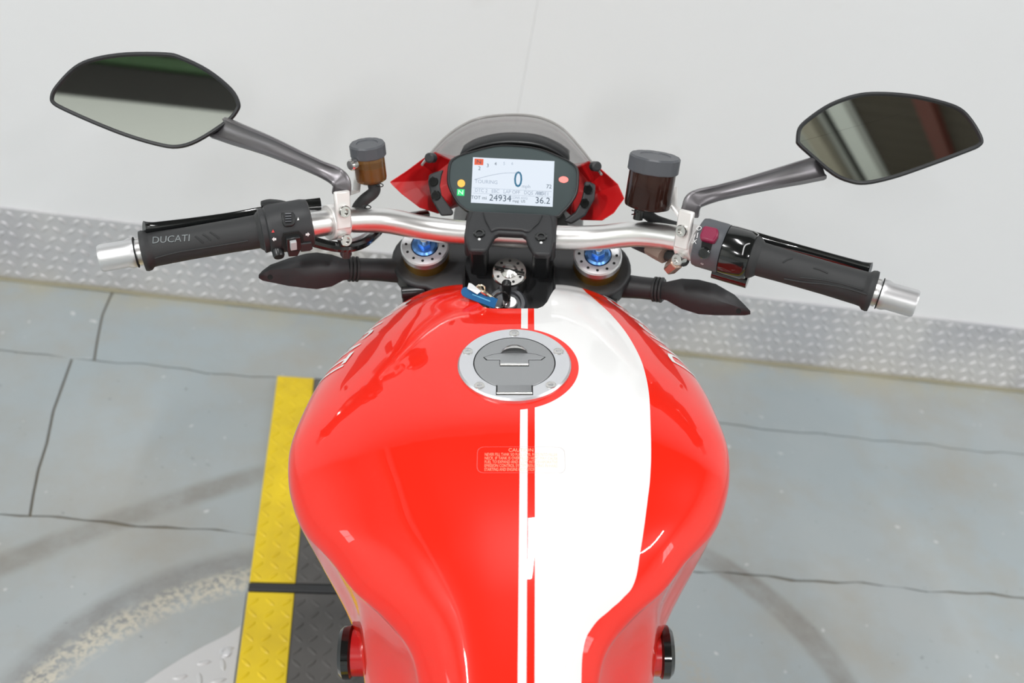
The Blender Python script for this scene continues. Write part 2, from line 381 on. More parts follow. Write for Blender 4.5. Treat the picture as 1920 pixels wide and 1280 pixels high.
M_yellow = mat('yellow_paint', (.78, .56, .008), .45); vary(M_yellow, (.80, .58, .008), (.66, .46, .01), 14, .45, .8)
M_btread = mat('black_tread', (.075, .072, .07), .55); vary(M_btread, (.06, .058, .056), (.105, .10, .095), 7)
M_disc = mat('silver_tread', (.60, .60, .60), .45, .4)
KH = .207
kp = struct('trim_1', slab3(new(), AX0, AX1, WALL - .006, WALL, .0, KH), M_tread, bevel=.001)
cells = []
for r_ in range(7):
    for q in range(-90, 120):
        cells.append((q * .0295 + (.0147 if r_ % 2 else 0), .018 + r_ * .0285, math.radians(42 if (q + r_) % 2 else -42)))
lg = obj('tread_lugs', lugs(new(), cells, .0135, .0048, .0022, lambda u, v, h: room(u, WALL - .006 - h, v)), M_tread, kp, ang=20); lg['kind'] = 'stuff'
# grime bead between plate and floor
bm = new(); tube(bm, [room(AX0 + .05 + .1 * k, WALL - .008, .002 + .002 * math.sin(k * 1.7)) for k in range(108)], .007, 6, smooth=False)
tr2 = struct('trim_2', bm, mat('floor_sealant', (.30, .28, .20), .8))

# platform the motorcycle stands on: steel tread plates with painted yellow edge strips
PY = math.radians(5.53)
pn = V((-math.sin(PY), math.cos(PY), 0)); ptv = V((math.cos(PY), math.sin(PY), 0))
def pf(u, v, z): return ptv * u + pn * v + V((0, 0, z))
S0, S1, S2, S3 = -.449, -.364, .135, .215
pe = fl(557, 705, PLAT).dot(pn); pj = fl(480, 1098, PLAT).dot(pn)
plat = empty('lift_platform', Matrix.Translation(pf(0, 0, 0)))
tag(plat, 'flat black tread plate platform with yellow edges under the motorcycle', 'platform')
IP = plat.matrix_world.inverted()
def ppart(name, bm, M, **k): return obj(name, bm, M, plat, matrix=IP, **k)
def pslab(u0, u1, v0, v1, z0, z1):
    return prism(new(), [pf(u0, v0, z0), pf(u1, v0, z0), pf(u1, v1, z0), pf(u0, v1, z0)], V((0, 0, z1 - z0)))
ppart('base_frame', pslab(S0 + .004, S3 - .004, -1.9, pe - .004, 0.0, PLAT - .005), M_hole)
segs = [(pj + .012, pe), (pj - .75, pj - .012), (pj - 1.55, pj - .774)]
for v0, v1 in segs:
    for u0, u1, M_, nm in ((S0, S1, M_yellow, 'yellow_strip'), (S1, S2, M_btread, 'tread_plate'), (S2, S3, M_yellow, 'yellow_strip')):
        o = ppart(nm, pslab(u0 + .0006, u1 - .0006, v0, v1, PLAT - .0086, PLAT - .0026), M_, bevel=.001)
        cells = []
        nu = int((u1 - u0) / .026); nv = int((v1 - v0) / .026)
        for i in range(nu):
            for j in range(nv): cells.append((u0 + .013 + (u1 - u0 - .026) * (i / (nu - 1)), v0 + .014 + j * .026, math.radians(45 if (i + j) % 2 else -45)))
        o2 = obj('raised_lugs', lugs(new(), cells, .0125, .0036, .0016, lambda u, v, h: pf(u, v, PLAT - .0026 + h)), M_, o, matrix=IP, ang=20); o2['kind'] = 'stuff'
for u0, u1 in ((S0, S3),):
    ppart('hinge_bar', pslab(u0, u1, pj - .009, pj + .009, PLAT - .008, PLAT - .0015), M_black, bevel=.002)

# round tread plate beside the platform
P3 = [fl(273, 1278, .004), fl(376, 1214, .004), fl(455, 1177, .004)]
A_ = np.array([[P3[1].x - P3[0].x, P3[1].y - P3[0].y], [P3[2].x - P3[0].x, P3[2].y - P3[0].y]]) * 2
bb = np.array([P3[1].x ** 2 - P3[0].x ** 2 + P3[1].y ** 2 - P3[0].y ** 2, P3[2].x ** 2 - P3[0].x ** 2 + P3[2].y ** 2 - P3[0].y ** 2])
dcx, dcy = np.linalg.solve(A_, bb); dr = math.hypot(P3[0].x - dcx, P3[0].y - dcy)
disc = empty('round_floor_plate', Matrix.Translation((dcx, dcy, 0))); tag(disc, 'round silver tread plate on the floor left of the yellow strip', 'floor plate')
# the disc is cut straight along the platform's edge
def disc_outline(r, n=96):
    out = []
    for k in range(n):
        p = V((dcx + r * math.cos(2 * math.pi * k / n), dcy + r * math.sin(2 * math.pi * k / n), 0)); u = p.dot(ptv); v = p.dot(pn)
        out.append(ptv * min(u, S0 - .004) + pn * v)
    return out
DI = disc.matrix_world.inverted()
obj('plate', prism(new(), disc_outline(dr), (0, 0, .004)), M_disc, disc, matrix=DI, bevel=.001, smooth=False)
cells = []
for i in range(-30, 31):
    for j in range(-30, 31):
        u, v = dcx + i * .032, dcy + j * .032
        p = V((u, v, 0))
        if math.hypot(u - dcx, v - dcy) < dr - .02 and p.dot(ptv) < S0 - .02: cells.append((u, v, math.radians(20 if (i + j) % 2 else 110)))
o = obj('raised_lugs', lugs(new(), cells, .014, .0045, .0018, lambda u, v, h: V((u, v, .004 + h))), M_disc, disc, matrix=DI, ang=20); o['kind'] = 'stuff'
q = fl(423, 1223, .004); obj('screw', lathe(new(), [(.010, 0), (.010, .002), (.006, .003), (.0055, .001), (0, .001)], q, (0, 0, 1), 20), M_satin, disc, matrix=DI)

# ceiling lamps: twin tube fittings
def fitting(a, b, L, power, along_b=True, z=HT - .25):
    o = empty('ceiling_lamp', Matrix.Translation(room(a, b, z)))
    I = o.matrix_world.inverted(); d = RN if along_b else RT; e = RT if along_b else RN; c = room(a, b, z)
    obj('housing', box(new(), c + V((0, 0, .05)), d, e, (0, 0, 1), L, .16, .05), M_wall2, o, matrix=I, bevel=.005)
    for s in (-1, 1):
        bm = new(); tube(bm, [c + d * (-L / 2 + .03) + e * .028 * s, c + d * (L / 2 - .03) + e * .028 * s], .016, 10, smooth=False)
        obj('lamp_tube', bm, M_tube, o, matrix=I)
    for x in (-.35, .35): 
        bm = new(); tube(bm, [c + d * L * x + V((0, 0, .07)), c + d * L * x + V((0, 0, HT - z + .02))], .006, 6, smooth=False); obj('hanger', bm, M_satin, o, matrix=I)
    ld = bpy.data.lights.new('lamp_light', 'AREA'); ld.shape = 'RECTANGLE'; ld.size = L; ld.size_y = .09; ld.energy = power * LIGHT; ld.color = (1, 1, 1)
    lo = bpy.data.objects.new('lamp_light', ld); COL.objects.link(lo); lo.parent = o
    R = Matrix((d, e, d.cross(e))).transposed()
    if R.col[2].z < 0: R = Matrix((d, -e, d.cross(-e))).transposed()
    lo.matrix_local = I @ (Matrix.Translation(c - V((0, 0, .03))) @ R.to_4x4())
    return o
M_tube = emis("tube_glow", (1, .98, .95), 6.0)
LAMPS = [(-2.95, -2.0, .8, 'over the left floor near the front wall'), (-.5, -.32, .9, 'right above the motorcycle'), (3.3, -1.3, 1.3, 'over the right floor near the front wall'),
         (-2.9, -5.4, 1.3, 'over the left rear floor'), (.4, -6.2, 1.3, 'over the middle aisle behind the motorcycle'), (3.4, -5.4, 1.3, 'over the right rear floor')]
for a, b, L, wh in LAMPS:
    tag(fitting(a, b, L, 60 if a == -.5 else 150), 'twin tube ceiling lamp hanging ' + wh, 'ceiling lamp', 'ceiling lamps')

# ================================================================== THE MOTORCYCLE
bike = empty('motorcycle', BIKE)
tag(bike, 'red motorcycle with white stripe leaning on its side stand', 'motorcycle')

# ---- fuel tank -----------------------------------------------------------
ST = [(.205, [(0, .86), (.03, .862), (.06, .865), (.085, .862), (.105, .85), (.118, .835), (.122, .815), (.118, .79), (.11, .765), (.10, .745), (.09, .73)]),
 (.188, [(0, .902), (.03, .905), (.06, .908), (.09, .902), (.115, .889), (.132, .872), (.138, .85), (.136, .82), (.128, .79), (.118, .76), (.108, .73)]),
 (.160, [(0, .926), (.03, .927), (.06, .926), (.09, .919), (.122, .903), (.147, .884), (.157, .862), (.155, .83), (.146, .795), (.135, .76), (.125, .72)]),
 (.11, [(0, .934), (.035, .934), (.07, .932), (.11, .924), (.15, .905), (.175, .884), (.186, .86), (.184, .83), (.175, .79), (.16, .75), (.15, .71)]),
 (.06, [(0, .939), (.04, .939), (.08, .936), (.125, .926), (.17, .906), (.197, .885), (.208, .862), (.206, .83), (.195, .79), (.175, .74), (.16, .70)]),
 (0, [(0, .940), (.045, .940), (.09, .937), (.135, .928), (.18, .909), (.208, .888), (.219, .864), (.217, .83), (.2, .785), (.178, .735), (.16, .69)]),
 (-.06, [(0, .937), (.045, .9365), (.09, .934), (.138, .925), (.184, .906), (.212, .886), (.222, .862), (.218, .828), (.2, .78), (.175, .73), (.158, .68)]),
 (-.10, [(0, .929), (.045, .9285), (.09, .926), (.135, .917), (.178, .899), (.205, .878), (.2135, .855), (.207, .82), (.188, .775), (.168, .72), (.155, .67)]),
 (-.14, [(0, .9185), (.042, .918), (.083, .915), (.122, .906), (0.165, 0.886), (0.186, 0.868), (0.194, 0.853), (0.192, 0.838), (0.178, 0.78), (0.16, 0.71), (.15, .66)]),
 (-.18, [(0, .906), (.036, .9055), (.07, .902), (.104, .894), (0.138, 0.879), (0.155, 0.863), (0.161, 0.852), (0.158, 0.842), (0.147, 0.79), (0.149, 0.72), (.144, .65)]),
 (-.205, [(0, .8965), (.033, .896), (.063, .893), (.09, .885), (0.12, 0.868), (0.135, 0.854), (0.14, 0.845), (0.1375, 0.836), (0.134, 0.8), (0.142, 0.73), (.142, .64)]),
 (-.23, [(0, .8855), (.028, .885), (.052, .882), (.074, .875), (0.095, 0.863), (0.108, 0.85), (0.112, 0.841), (0.11, 0.832), (0.112, 0.795), (0.134, 0.72), (.14, .635)]),
 (-.257, [(0, .872), (.023, .8715), (.042, .869), (.059, .862), (0.073, 0.851), (0.083, 0.84), (0.087, 0.831), (0.086, 0.822), (0.096, 0.785), (0.128, 0.71), (.138, .63)]),
 (-.29, [(0, .855), (.019, .8545), (.036, .852), (.050, .845), (0.062, 0.834), (0.0725, 0.821), (0.076, 0.812), (0.076, 0.803), (0.09, 0.765), (0.124, 0.69), (.136, .62)]),
 (-.34, [(0, .828), (.017, .8275), (.034, .825), (.047, .818), (0.057, 0.808), (0.066, 0.795), (0.069, 0.786), (0.07, 0.777), (0.085, 0.735), (0.12, 0.67), (.134, .61)])]
def cr(p0, p1, p2, p3, t): return .5 * ((2 * p1) + (p2 - p0) * t + (2 * p0 - 5 * p1 + 4 * p2 - p3) * t * t + (3 * p1 - p0 - 3 * p2 + p3) * t ** 3)
def tank_rows():
    secs = []
    for y, pts in ST[::-1]:
        P = np.array(pts); ext = np.vstack([[-P[1][0], P[1][1]], P, 2 * P[-1] - P[-2]])
        half = [cr(*ext[i:i + 4], k / 4) for i in range(len(P) - 1) for k in range(4)] + [P[-1]]
        half = np.array(half); full = np.vstack([half[::-1] * [-1, 1], half[1:]]); secs.append((y, full))
    ys = np.array([s[0] for s in secs]); A = np.array([s[1] for s in secs])
    sl = np.zeros_like(A)                                   # cubic Hermite along the length
    for i in range(len(ys)):
        if i == 0: sl[i] = (A[1] - A[0]) / (ys[1] - ys[0])
        elif i == len(ys) - 1: sl[i] = (A[-1] - A[-2]) / (ys[-1] - ys[-2])
        else:
            h0, h1 = ys[i] - ys[i - 1], ys[i + 1] - ys[i]; sl[i] = ((A[i] - A[i - 1]) / h0 * h1 + (A[i + 1] - A[i]) / h1 * h0) / (h0 + h1)
    out = []
    for i in range(len(ys) - 1):
        h = ys[i + 1] - ys[i]; n_ = max(int(h / .005), 3)
        for k in range(n_ + (1 if i == len(ys) - 2 else 0)):
            t = k / n_; a_ = (1 + 2 * t) * (1 - t) ** 2 * A[i] + t * (1 - t) ** 2 * h * sl[i] + t * t * (3 - 2 * t) * A[i + 1] + t * t * (t - 1) * h * sl[i + 1]
            out.append([V((x, ys[i] + h * t, z)) for x, z in a_])
    return out
rows = tank_rows()
bm = new(); vs = grid(bm, rows, close_u=True); bm.faces.new(vs[0]); bm.faces.new(vs[-1][::-1])
bmesh.ops.recalc_face_normals(bm, faces=bm.faces); TT = BVHTree.FromBMesh(bm)      # tank surface for placing things on it
def tz(x, y):
    h = TT.ray_cast(V((x, y, 1.2)), V((0, 0, -1))); return h[0].z if h[0] is not None else .9
def onTank(px, py):
    c, d = ray(px, py); h = TT.ray_cast(c, d.normalized()); return h[0]
# stripe edges measured in the photograph, as (Y, X) on the tank
EDGE = [(1108, 555), (1149, 593), (1190, 650), (1211, 705), (1220, 804), (1219, 895), (1215, 931), (1200, 1038), (1190, 1090), (1168, 1121), (1145, 1142), (1109, 1178), (1095, 1209), (1090, 1279)]
edge = []
for p in EDGE:
    q = onTank(*p)
    if q is not None: edge.append((q.y, q.x))
def tank_mat():
    M = mat('tank_paint', RED, .32, Specular_IOR_Level=.1, Coat_Weight=1.0, Coat_Roughness=.025); n, l, b = nt(M); tc = n.new('ShaderNodeTexCoord'); sp = n.new('ShaderNodeSeparateXYZ'); l.new(tc.outputs['Object'], sp.inputs[0])
    X, Y = sp.outputs[0], sp.outputs[1]
    def mth(op, a, b_=None):
        x = n.new('ShaderNodeMath'); x.operation = op
        for i, v in enumerate((a, b_)):
            if v is None: continue
            if isinstance(v, (int, float)): x.inputs[i].default_value = v
            else: l.new(v, x.inputs[i])
        return x.outputs[0]
    y0, y1 = -.36, .22; xm = .24
    t = mth('DIVIDE', mth('SUBTRACT', Y, y0), y1 - y0)
    fc = n.new('ShaderNodeFloatCurve'); l.new(t, fc.inputs['Value']); cu = fc.mapping.curves[0]
    e = sorted(edge); e = [(-.36, e[0][1])] + e + [(.22, e[-1][1] - .02)]
    pts = []
    for yy, xx in e:
        if not pts or (yy - y0) / (y1 - y0) > pts[-1][0] + .004: pts.append(((yy - y0) / (y1 - y0), xx / xm))
    while len(cu.points) < len(pts): cu.points.new(.5, .5)
    for p, (a, c_) in zip(cu.points, pts): p.location = (a, c_); p.handle_type = 'AUTO'
    fc.mapping.update()
    xe = mth('MULTIPLY', fc.outputs[0], xm)
    off = mth('MULTIPLY', mth('ADD', Y, .29), .0135)          # stripes open slightly towards the front
    xa, xb, xc = mth('ADD', off, .0078), mth('ADD', off, .0150), mth('ADD', off, .0218)
    def between(lo, hi): return mth('MULTIPLY', mth('GREATER_THAN', X, lo), mth('LESS_THAN', X, hi))
    wmask = mth('ADD', between(xa, xb), between(xc, xe))
    dx = mth('SUBTRACT', X, CAPC.x); dy = mth('SUBTRACT', Y, CAPC.y); r2 = mth('ADD', mth('MULTIPLY', dx, dx), mth('MULTIPLY', dy, dy))
    wmask = mth('MULTIPLY', wmask, mth('GREATER_THAN', r2, .0648 ** 2)); wmask = mth('MULTIPLY', wmask, mth('GREATER_THAN', sp.outputs[2], .74))
    mx = n.new('ShaderNodeMix'); mx.data_type = 'RGBA'; l.new(wmask, mx.inputs['Factor']); mx.inputs['A'].default_value = (*RED, 1); mx.inputs['B'].default_value = (*WHITE, 1)
    l.new(mx.outputs['Result'], b.inputs['Base Color']); return M
CAPC = onTank(964.5, 684); 
M_tank = tank_mat()
tank = obj('fuel_tank', bm, M_tank, bike, ang=60, label='red glossy fuel tank with off-centre white stripe')
# recess for the ignition lock at the front of the tank
nb = [at(x, y, Z=.93) for x, y in ((867, 537), (898, 573), (906, 580), (918, 584), (1008, 584), (1018, 579), (1026, 570), (1042, 537))]
far = [V((nb[-1].x + .004, .26, .93)), V((nb[0].x - .004, .26, .93))]
bm = prism(new(), [p + V((0, 0, .05)) for p in nb + far], (0, 0, -.16))
cut = obj('cutter', bm, M_hole); bo = tank.modifiers.new('recess', 'BOOLEAN'); bo.operation = 'DIFFERENCE'; bo.object = cut; bo.solver = 'EXACT'
cut.parent = None
bpy.context.view_layer.update()
cut.matrix_world = BIKE
bpy.context.view_layer.update()
dg = bpy.context.evaluated_depsgraph_get(); me = bpy.data.meshes.new_from_object(tank.evaluated_get(dg)); tank.modifiers.clear(); tank.data = me
while len(me.materials) > 1: me.materials.pop()
me.polygons.foreach_set('material_index', [0] * len(me.polygons)); me.polygons.foreach_set('use_smooth', [True] * len(me.polygons)); me.set_sharp_from_angle(angle=math.radians(50))
bpy.data.objects.remove(cut)
# black liner of the recess
def inset(P, k): c = sum(P, V()) / len(P); return [c + (p - c) * k for p in P]
ring_o = [p + V((0, 0, -.012)) for p in inset(nb + far, .985)]; bm = new()
lo = [p + V((0, 0, -.09)) for p in inset(nb + far, .93)]; lo2 = [p + V((0, 0, -.012)) for p in inset(nb + far, .95)]; lb = [p + V((0, 0, -.085)) for p in inset(nb + far, .90)]
grid(bm, [lo, ring_o, lo2, lb], close_u=True); bm.faces.new([bm.verts[i] for i in ()] or [v for v in list(bm.verts)[-len(lb):]])
obj('ignition_surround', bm, M_sblack, bike, ang=40)

# lettering on the tank sides (white), wrapped on the surface
def tank_letters(side):
    bm = new()
    vs, fs = text_geo('DUCATI', .036, 'LEFT'); L = max(v.x for v in vs)
    def place(v):
        u = v.x / L * .128
        y = (.170 - u) if side < 0 else (.048 + u)
        z = .892 + v.y * 1.0
        h = TT.ray_cast(V((side * .5, y, z)), V((-side, 0, 0)))
        p = h[0] if h[0] is not None else V((side * .2, y, z)); nrm = h[1] if h[1] is not None else V((side, 0, 0))
        if nrm.x * side < 0: nrm = -nrm
        return p + nrm * .0007
    nv = [bm.verts.new(v) for v in vs]
    for q in fs:
        try: bm.faces.new([nv[i] for i in q])
        except ValueError: pass
    bmesh.ops.triangulate(bm, faces=bm.faces)
    for _ in range(3):
        long_e = [e for e in bm.edges if e.calc_length() > .003]
        if long_e: bmesh.ops.subdivide_edges(bm, edges=long_e, cuts=1); bmesh.ops.triangulate(bm, faces=bm.faces)
    for v in bm.verts: v.co = place(v.co.copy())
    return obj('tank_lettering', bm, M_letter, tank, smooth=False)
tank_letters(-1); tank_letters(1)

# caution sticker printed on the tank top
dc = onTank(977, 862)
def stick(u, v, h=.0004): x, y = dc.x + u, dc.y + v; return V((x, y, tz(x, y) + h))
SW = (onTank(1060, 862).x - onTank(895, 862).x) / 2; SH = (onTank(977, 838).y - onTank(977, 887).y) / 2
bm = new(); out = []
for cx, cy, a0 in ((SW - .006, SH - .006, 0), (-SW + .006, SH - .006, 90), (-SW + .006, -SH + .006, 180), (SW - .006, -SH + .006, 270)):
    for k in range(5): an = math.radians(a0 + k * 22.5); out.append((cx + .006 * math.cos(an), cy + .006 * math.sin(an)))
dense = []
for i in range(len(out)):
    p, q = out[i], out[(i + 1) % len(out)]; n_ = max(int(math.dist(p, q) / .006), 1)
    for k in range(n_): dense.append((p[0] + (q[0] - p[0]) * k / n_, p[1] + (q[1] - p[1]) * k / n_))
grid(bm, [[stick(u, v, .0005) for u, v in dense], [stick(u * .992, v * .985, .0005) for u, v in dense]], close_u=True)
stk = obj('warning_sticker', bm, mat('sticker_edge', (.55, .40, .38), .3, Alpha=.45), tank, smooth=False, label='clear caution sticker')
bm = new()
LN = ['NEVER FILL TANK SO FUEL LEVEL RISES INTO FILLER', 'NECK. IF TANK IS OVERFILLED HEAT MAY CAUSE', 'FUEL TO EXPAND AND FLOW INTO EVAPORATIVE', 'EMISSION CONTROL SYSTEM RESULTING IN HARD', 'STARTING AND ENGINE HESITATION']
text(bm, 'CAUTION', .0052, lambda u, v: stick(u, v + SH * .72, .0006))
for i, s in enumerate(LN):
    L = max(v.x for v in text_geo(s, .0044, 'LEFT')[0]); wd = SW * (1.66 if i < 4 else 1.15)
    text(bm, s, .0044, lambda u, v: stick(-SW * .83 + u, v + SH * (.38 - .285 * i), .0006), 'LEFT', wd / L)
obj('sticker_print', bm, M_decal, stk, smooth=False)

# ---- fuel cap --------------------------------------------------------------
cz = tz(CAPC.x, CAPC.y); CC = V((CAPC.x, CAPC.y, cz)); CN = V((0, -.01, 1)).normalized(); CX = V((1, 0, 0)); CY = CN.cross(CX)
def cp(u, v, h=0): return CC + CX * u + CY * v + CN * h
capo = obj('fuel_cap', lathe(new(), [(.0572, -.006), (.0572, .0015), (.0555, .0034), (.0415, .0034), (.0415, -.006)], CC, CN, 72), M_cap, bike, ang=30, label='round aluminium filler cap')
RL = .0405
hw, hy0, hy1 = .0172, -.0535, -.03
lid = []
a_h = math.asin(hw / RL)
for k in range(61):
    an = -math.pi / 2 + a_h + (2 * math.pi - 2 * a_h) * k / 60; lid.append((RL * math.cos(an), RL * math.sin(an)))
lid += [(-hw, -.0490), (hw, -.0490)]
obj('cap_seat', lathe(new(), [(.0415, -.004), (.0415, .0012), (0, .0012)], CC, CN, 48), M_hole, capo)
obj('cap_lid', prism(new(), [cp(u, v, .0005) for u, v in lid], CN * .0031), M_lid, capo, bevel=.0006, ang=30)
obj('hinge_slot', prism(new(), [cp(u, v, .0015) for u, v in ((-hw - .0008, -.0505), (hw + .0008, -.0505), (hw + .0008, -.036), (-hw - .0008, -.036))], CN * .0021), M_hole, capo)
bm = new(); tube(bm, [cp(-hw, -.0478, .0025), cp(hw, -.0478, .0025)], .0021, 12, smooth=False); obj('hinge_pin', bm, M_steel, capo)
flap = [(-.0305, .0075), (-.0275, .0035), (-.0145, .0035), (-.0145, -.0025), (.0142, -.0025), (.0142, .0035), (.0265, .0035), (.0305, .0078), (.022, .0118), (.011, .0142), (0, .0150), (-.011, .0142), (-.022, .0116)]
obj('flap_gap', prism(new(), [cp(u * 1.035, (v - .006) * 1.13 + .006, .0032) for u, v in flap], CN * .0006), M_hole, capo)
obj('key_flap', prism(new(), [cp(u, v, .0030) for u, v in flap], CN * .0014), M_lid, capo, bevel=.0004)
bm = new(); tube(bm, [cp(-.0142, -.0042, .0036), cp(.0142, -.0042, .0036)], .0016, 10, smooth=False); obj('flap_pin', bm, M_steel, capo)
obj('flap_slot', prism(new(), [cp(u, v, .0032) for u, v in ((-.0146, -.0066), (.0146, -.0066), (.0146, -.0026), (-.0146, -.0026))], CN * .0006), M_hole, capo)
bm = new(); rr = []
for i in range(9):
    th = math.pi * i / 8; rr.append([cp(.0140 * math.cos(th) * math.cos(ph), .0135 + .0125 * math.sin(th) * math.cos(ph) + .003 * math.sin(ph), .0030 + .0062 * math.sin(ph)) for ph in [math.pi / 2 * j / 5 for j in range(6)]])
grid(bm, rr); obj('finger_scoop', bm, M_steel, capo)
for sx_, sy_ in ((964, 625), (877, 659), (1047, 659), (899, 723), (1033, 722)):
    p = onpl(sx_, sy_, CC + CN * .0034, CN)
    sc_ = obj('cap_screw', lathe(new(), [(.0052, 0), (.0052, .0007), (.0044, .0010), (.0026, .0010), (.0022, -.0005), (0, -.0005)], p, CN, 24), M_steel, capo, ang=25)

# ---- fork, triple clamp, stem ------------------------------------------------
FX = .102
def fk(s, t=0): return V((s * FX, 0, 0)) + N0 + G * .029 + U * (.001 + t)      # fork axis, t along the axis from the cap top
bm = new(); arc_ = []
half = [(0, -.044), (.045, -.04), (.07, -.026)] + [(FX + .042 * math.cos(a), .029 + .042 * math.sin(a)) for a in [math.radians(x) for x in range(-95, 100, 13)]] + [(.06, .058), (0, .052)]
loop = half + [(-x, y) for x, y in half[-2:0:-1]]
TC = N0 - U * .024
obj('triple_clamp', prism(bm, [TC + V((x, 0, 0)) + G * y for x, y in loop], -U * .03), M_black, bike, st=True, bevel=.004, bseg=3)
obj('lower_triple_clamp', prism(new(), [TC - U * .20 + V((x, 0, 0)) + G * y for x, y in loop], -U * .035), M_black, bike, st=True, bevel=.004)
bm = new(); lathe(bm, [(.027, 0), (.027, .20)], TC - U * .22, U, 24); obj('steering_stem', bm, M_black, bike, st=True)
for s in (-1, 1):
    ft = obj('fork_tube', lathe(new(), [(.0265, -.56), (.0265, -.2), (.0275, -.19), (.0275, -.008)], fk(s), U, 40), M_gold, bike, st=True, label='gold fork tube')
    bm = new(); lathe(bm, [(.0285, -.009), (.0285, -.001), (.0270, .0008), (.0165, .0008), (.0155, -.004), (0, -.004)], fk(s), U, 48); obj('fork_cap', bm, M_satin, ft, st=True, ang=25)
    for k in range(12):
        an = 2 * math.pi * k / 12; p = fk(s) + (V((1, 0, 0)) * math.cos(an) + G * math.sin(an)) * .0220
        obj('pin_hole', lathe(new(), [(.0017, 0), (.0017, .0011)], p, U, 10), M_hole, ft, st=True)
    bm = new(); lathe(bm, [(.0152, -.004), (.0150, .001), (.0125, .0030), (.0090, .0032)], fk(s), U, 36); lathe(bm, [(.0085, .003), (.0085, .009), (.0078, .0098)], fk(s), U, 6)
    obj('adjuster', bm, M_blue, ft, st=True, ang=25, label='blue anodised adjuster')
    obj('adjuster_screw', lathe(new(), [(.0048, .009), (.0048, .0135), (.0042, .0142), (.0022, .0142), (.0022, .011), (0, .011)], fk(s), U, 20), M_steel, ft, st=True, ang=25)
    for k, dz in enumerate((-.036, -.048)):
        q = fk(s) + V((s * .012, 0, 0)) - G * .043 + U * dz
        bm = new(); lathe(bm, [(.007, -.014), (.007, .014)], q, V((s * .9, -.2, 0)), 16); obj('pinch_bolt', bm, M_sblack, bike, st=True, bevel=.001)
    lg_ = new(); lathe(lg_, [(.021, -.72), (.021, -.52)], fk(s), U, 24); obj('fork_slider', lg_, M_satin, bike, st=True)
nb_ = obj('stem_nut', lathe(new(), [(.0205, -.024), (.0205, -.002), (.0192, 0), (.0100, 0), (.0095, .0015), (.006, .0040), (0, .0048)], N0, U, 48), M_steel, bike, st=True, ang=25, label='drilled steel steering stem nut')
for k in range(9):
    an = 2 * math.pi * (k + .3) / 9; p = N0 + (V((1, 0, 0)) * math.cos(an) + G * math.sin(an)) * .0148
    obj('pin_hole', lathe(new(), [(.0017, -.001), (.0017, .0003)], p, U, 10), M_hole, nb_, st=True)
obj('nut_slot', box(new(), N0 + U * .0034, V((1, 0, 0)) - G * .18, G, U, .036, .0016, .0034), M_hole, nb_, st=True)

# ---- handlebar -----------------------------------------------------------------
HB = [(.0, .205, .970), (.03, .205, .970), (.062, .205, .970), (.10, .2025, .9745), (.145, .192, .988), (.187, .165, 1.0005), (.225, .135, 1.0085), (.26, .1085, 1.0165)]
ge = V((.41, .0485, 1.0105)); gi = V((.26, .1085, 1.0165)); gd = (ge - gi).normalized()
path = [V(p) for p in HB] + [gi + gd * .06, gi + gd * .125]
full = [V((-p.x, p.y, p.z)) for p in path[:0:-1]] + path
bm = new(); tube(bm, full, .0143, 24, 10); hbar = obj('handlebar', bm, M_alu, bike, st=True, label='bare silver aluminium handlebar')
def bx(s, P): return V((P.x * s, P.y, P.z))
# clamp with dash bracket
p0 = V((0, .159, .9775)); p1 = V((0, .221, .9940)); pdn = (p1 - p0).normalized(); cn = V((1, 0, 0)).cross(pdn).normalized()
CL = [(886, 394), (1033, 401), (1037, 414), (1039, 445), (1033, 473), (1028, 477), (1005, 476), (1000, 472), (991, 457), (986, 442), (980, 438), (935, 436), (929, 439), (923, 449), (913, 466), (907, 470), (884, 469), (879, 466), (874, 448), (875, 424), (881, 406)]
top = [onpl(x, y, p0, cn, True) for x, y in CL]
bc = obj('handlebar_clamp', prism(new(), top, -cn * .009), M_black, bike, st=True, bevel=.0025, bseg=3, label='black handlebar clamp')
arch = [(905, 399), (1018, 404), (1010, 420), (1000, 428), (992, 436), (985, 436), (978, 433), (937, 431), (930, 432), (921, 436), (915, 424), (910, 416)]
obj('clamp_ridge', prism(new(), [onpl(x, y, p0, cn, True) - cn * .001 for x, y in arch], cn * .0035), M_black, bc, st=True, bevel=.002, bseg=3)
for x, y in ((898.7, 438), (1014.6, 444.5)):
    p = onpl(x, y, p0, cn, True)
    obj('clamp_bolt', lathe(new(), [(.0068, -.001), (.0068, .0012), (.0058, .002), (.0036, .002), (.0033, -.001), (0, -.001)], p, cn, 24), M_gblack, bc, st=True, ang=25)
    q = onpl(x, y + 10.5, p0, cn, True); obj('paint_dot', lathe(new(), [(.0017, 0), (.0015, .0006), (0, .0008)], q, cn, 12), M_mark, bc, st=True)
for s in (-1, 1):
    c_ = V((s * .036, .200, .945)); obj('clamp_block', box(new(), V((s * .040, .203, .970)), (1, 0, 0), pdn, cn, .024, .044, .034), M_black, bc, st=True, bevel=.004); obj('bar_riser', box(new(), c_, (1, 0, 0), G, U, 0.020, .030, .05), M_sblack, bike, st=True, bevel=.004)

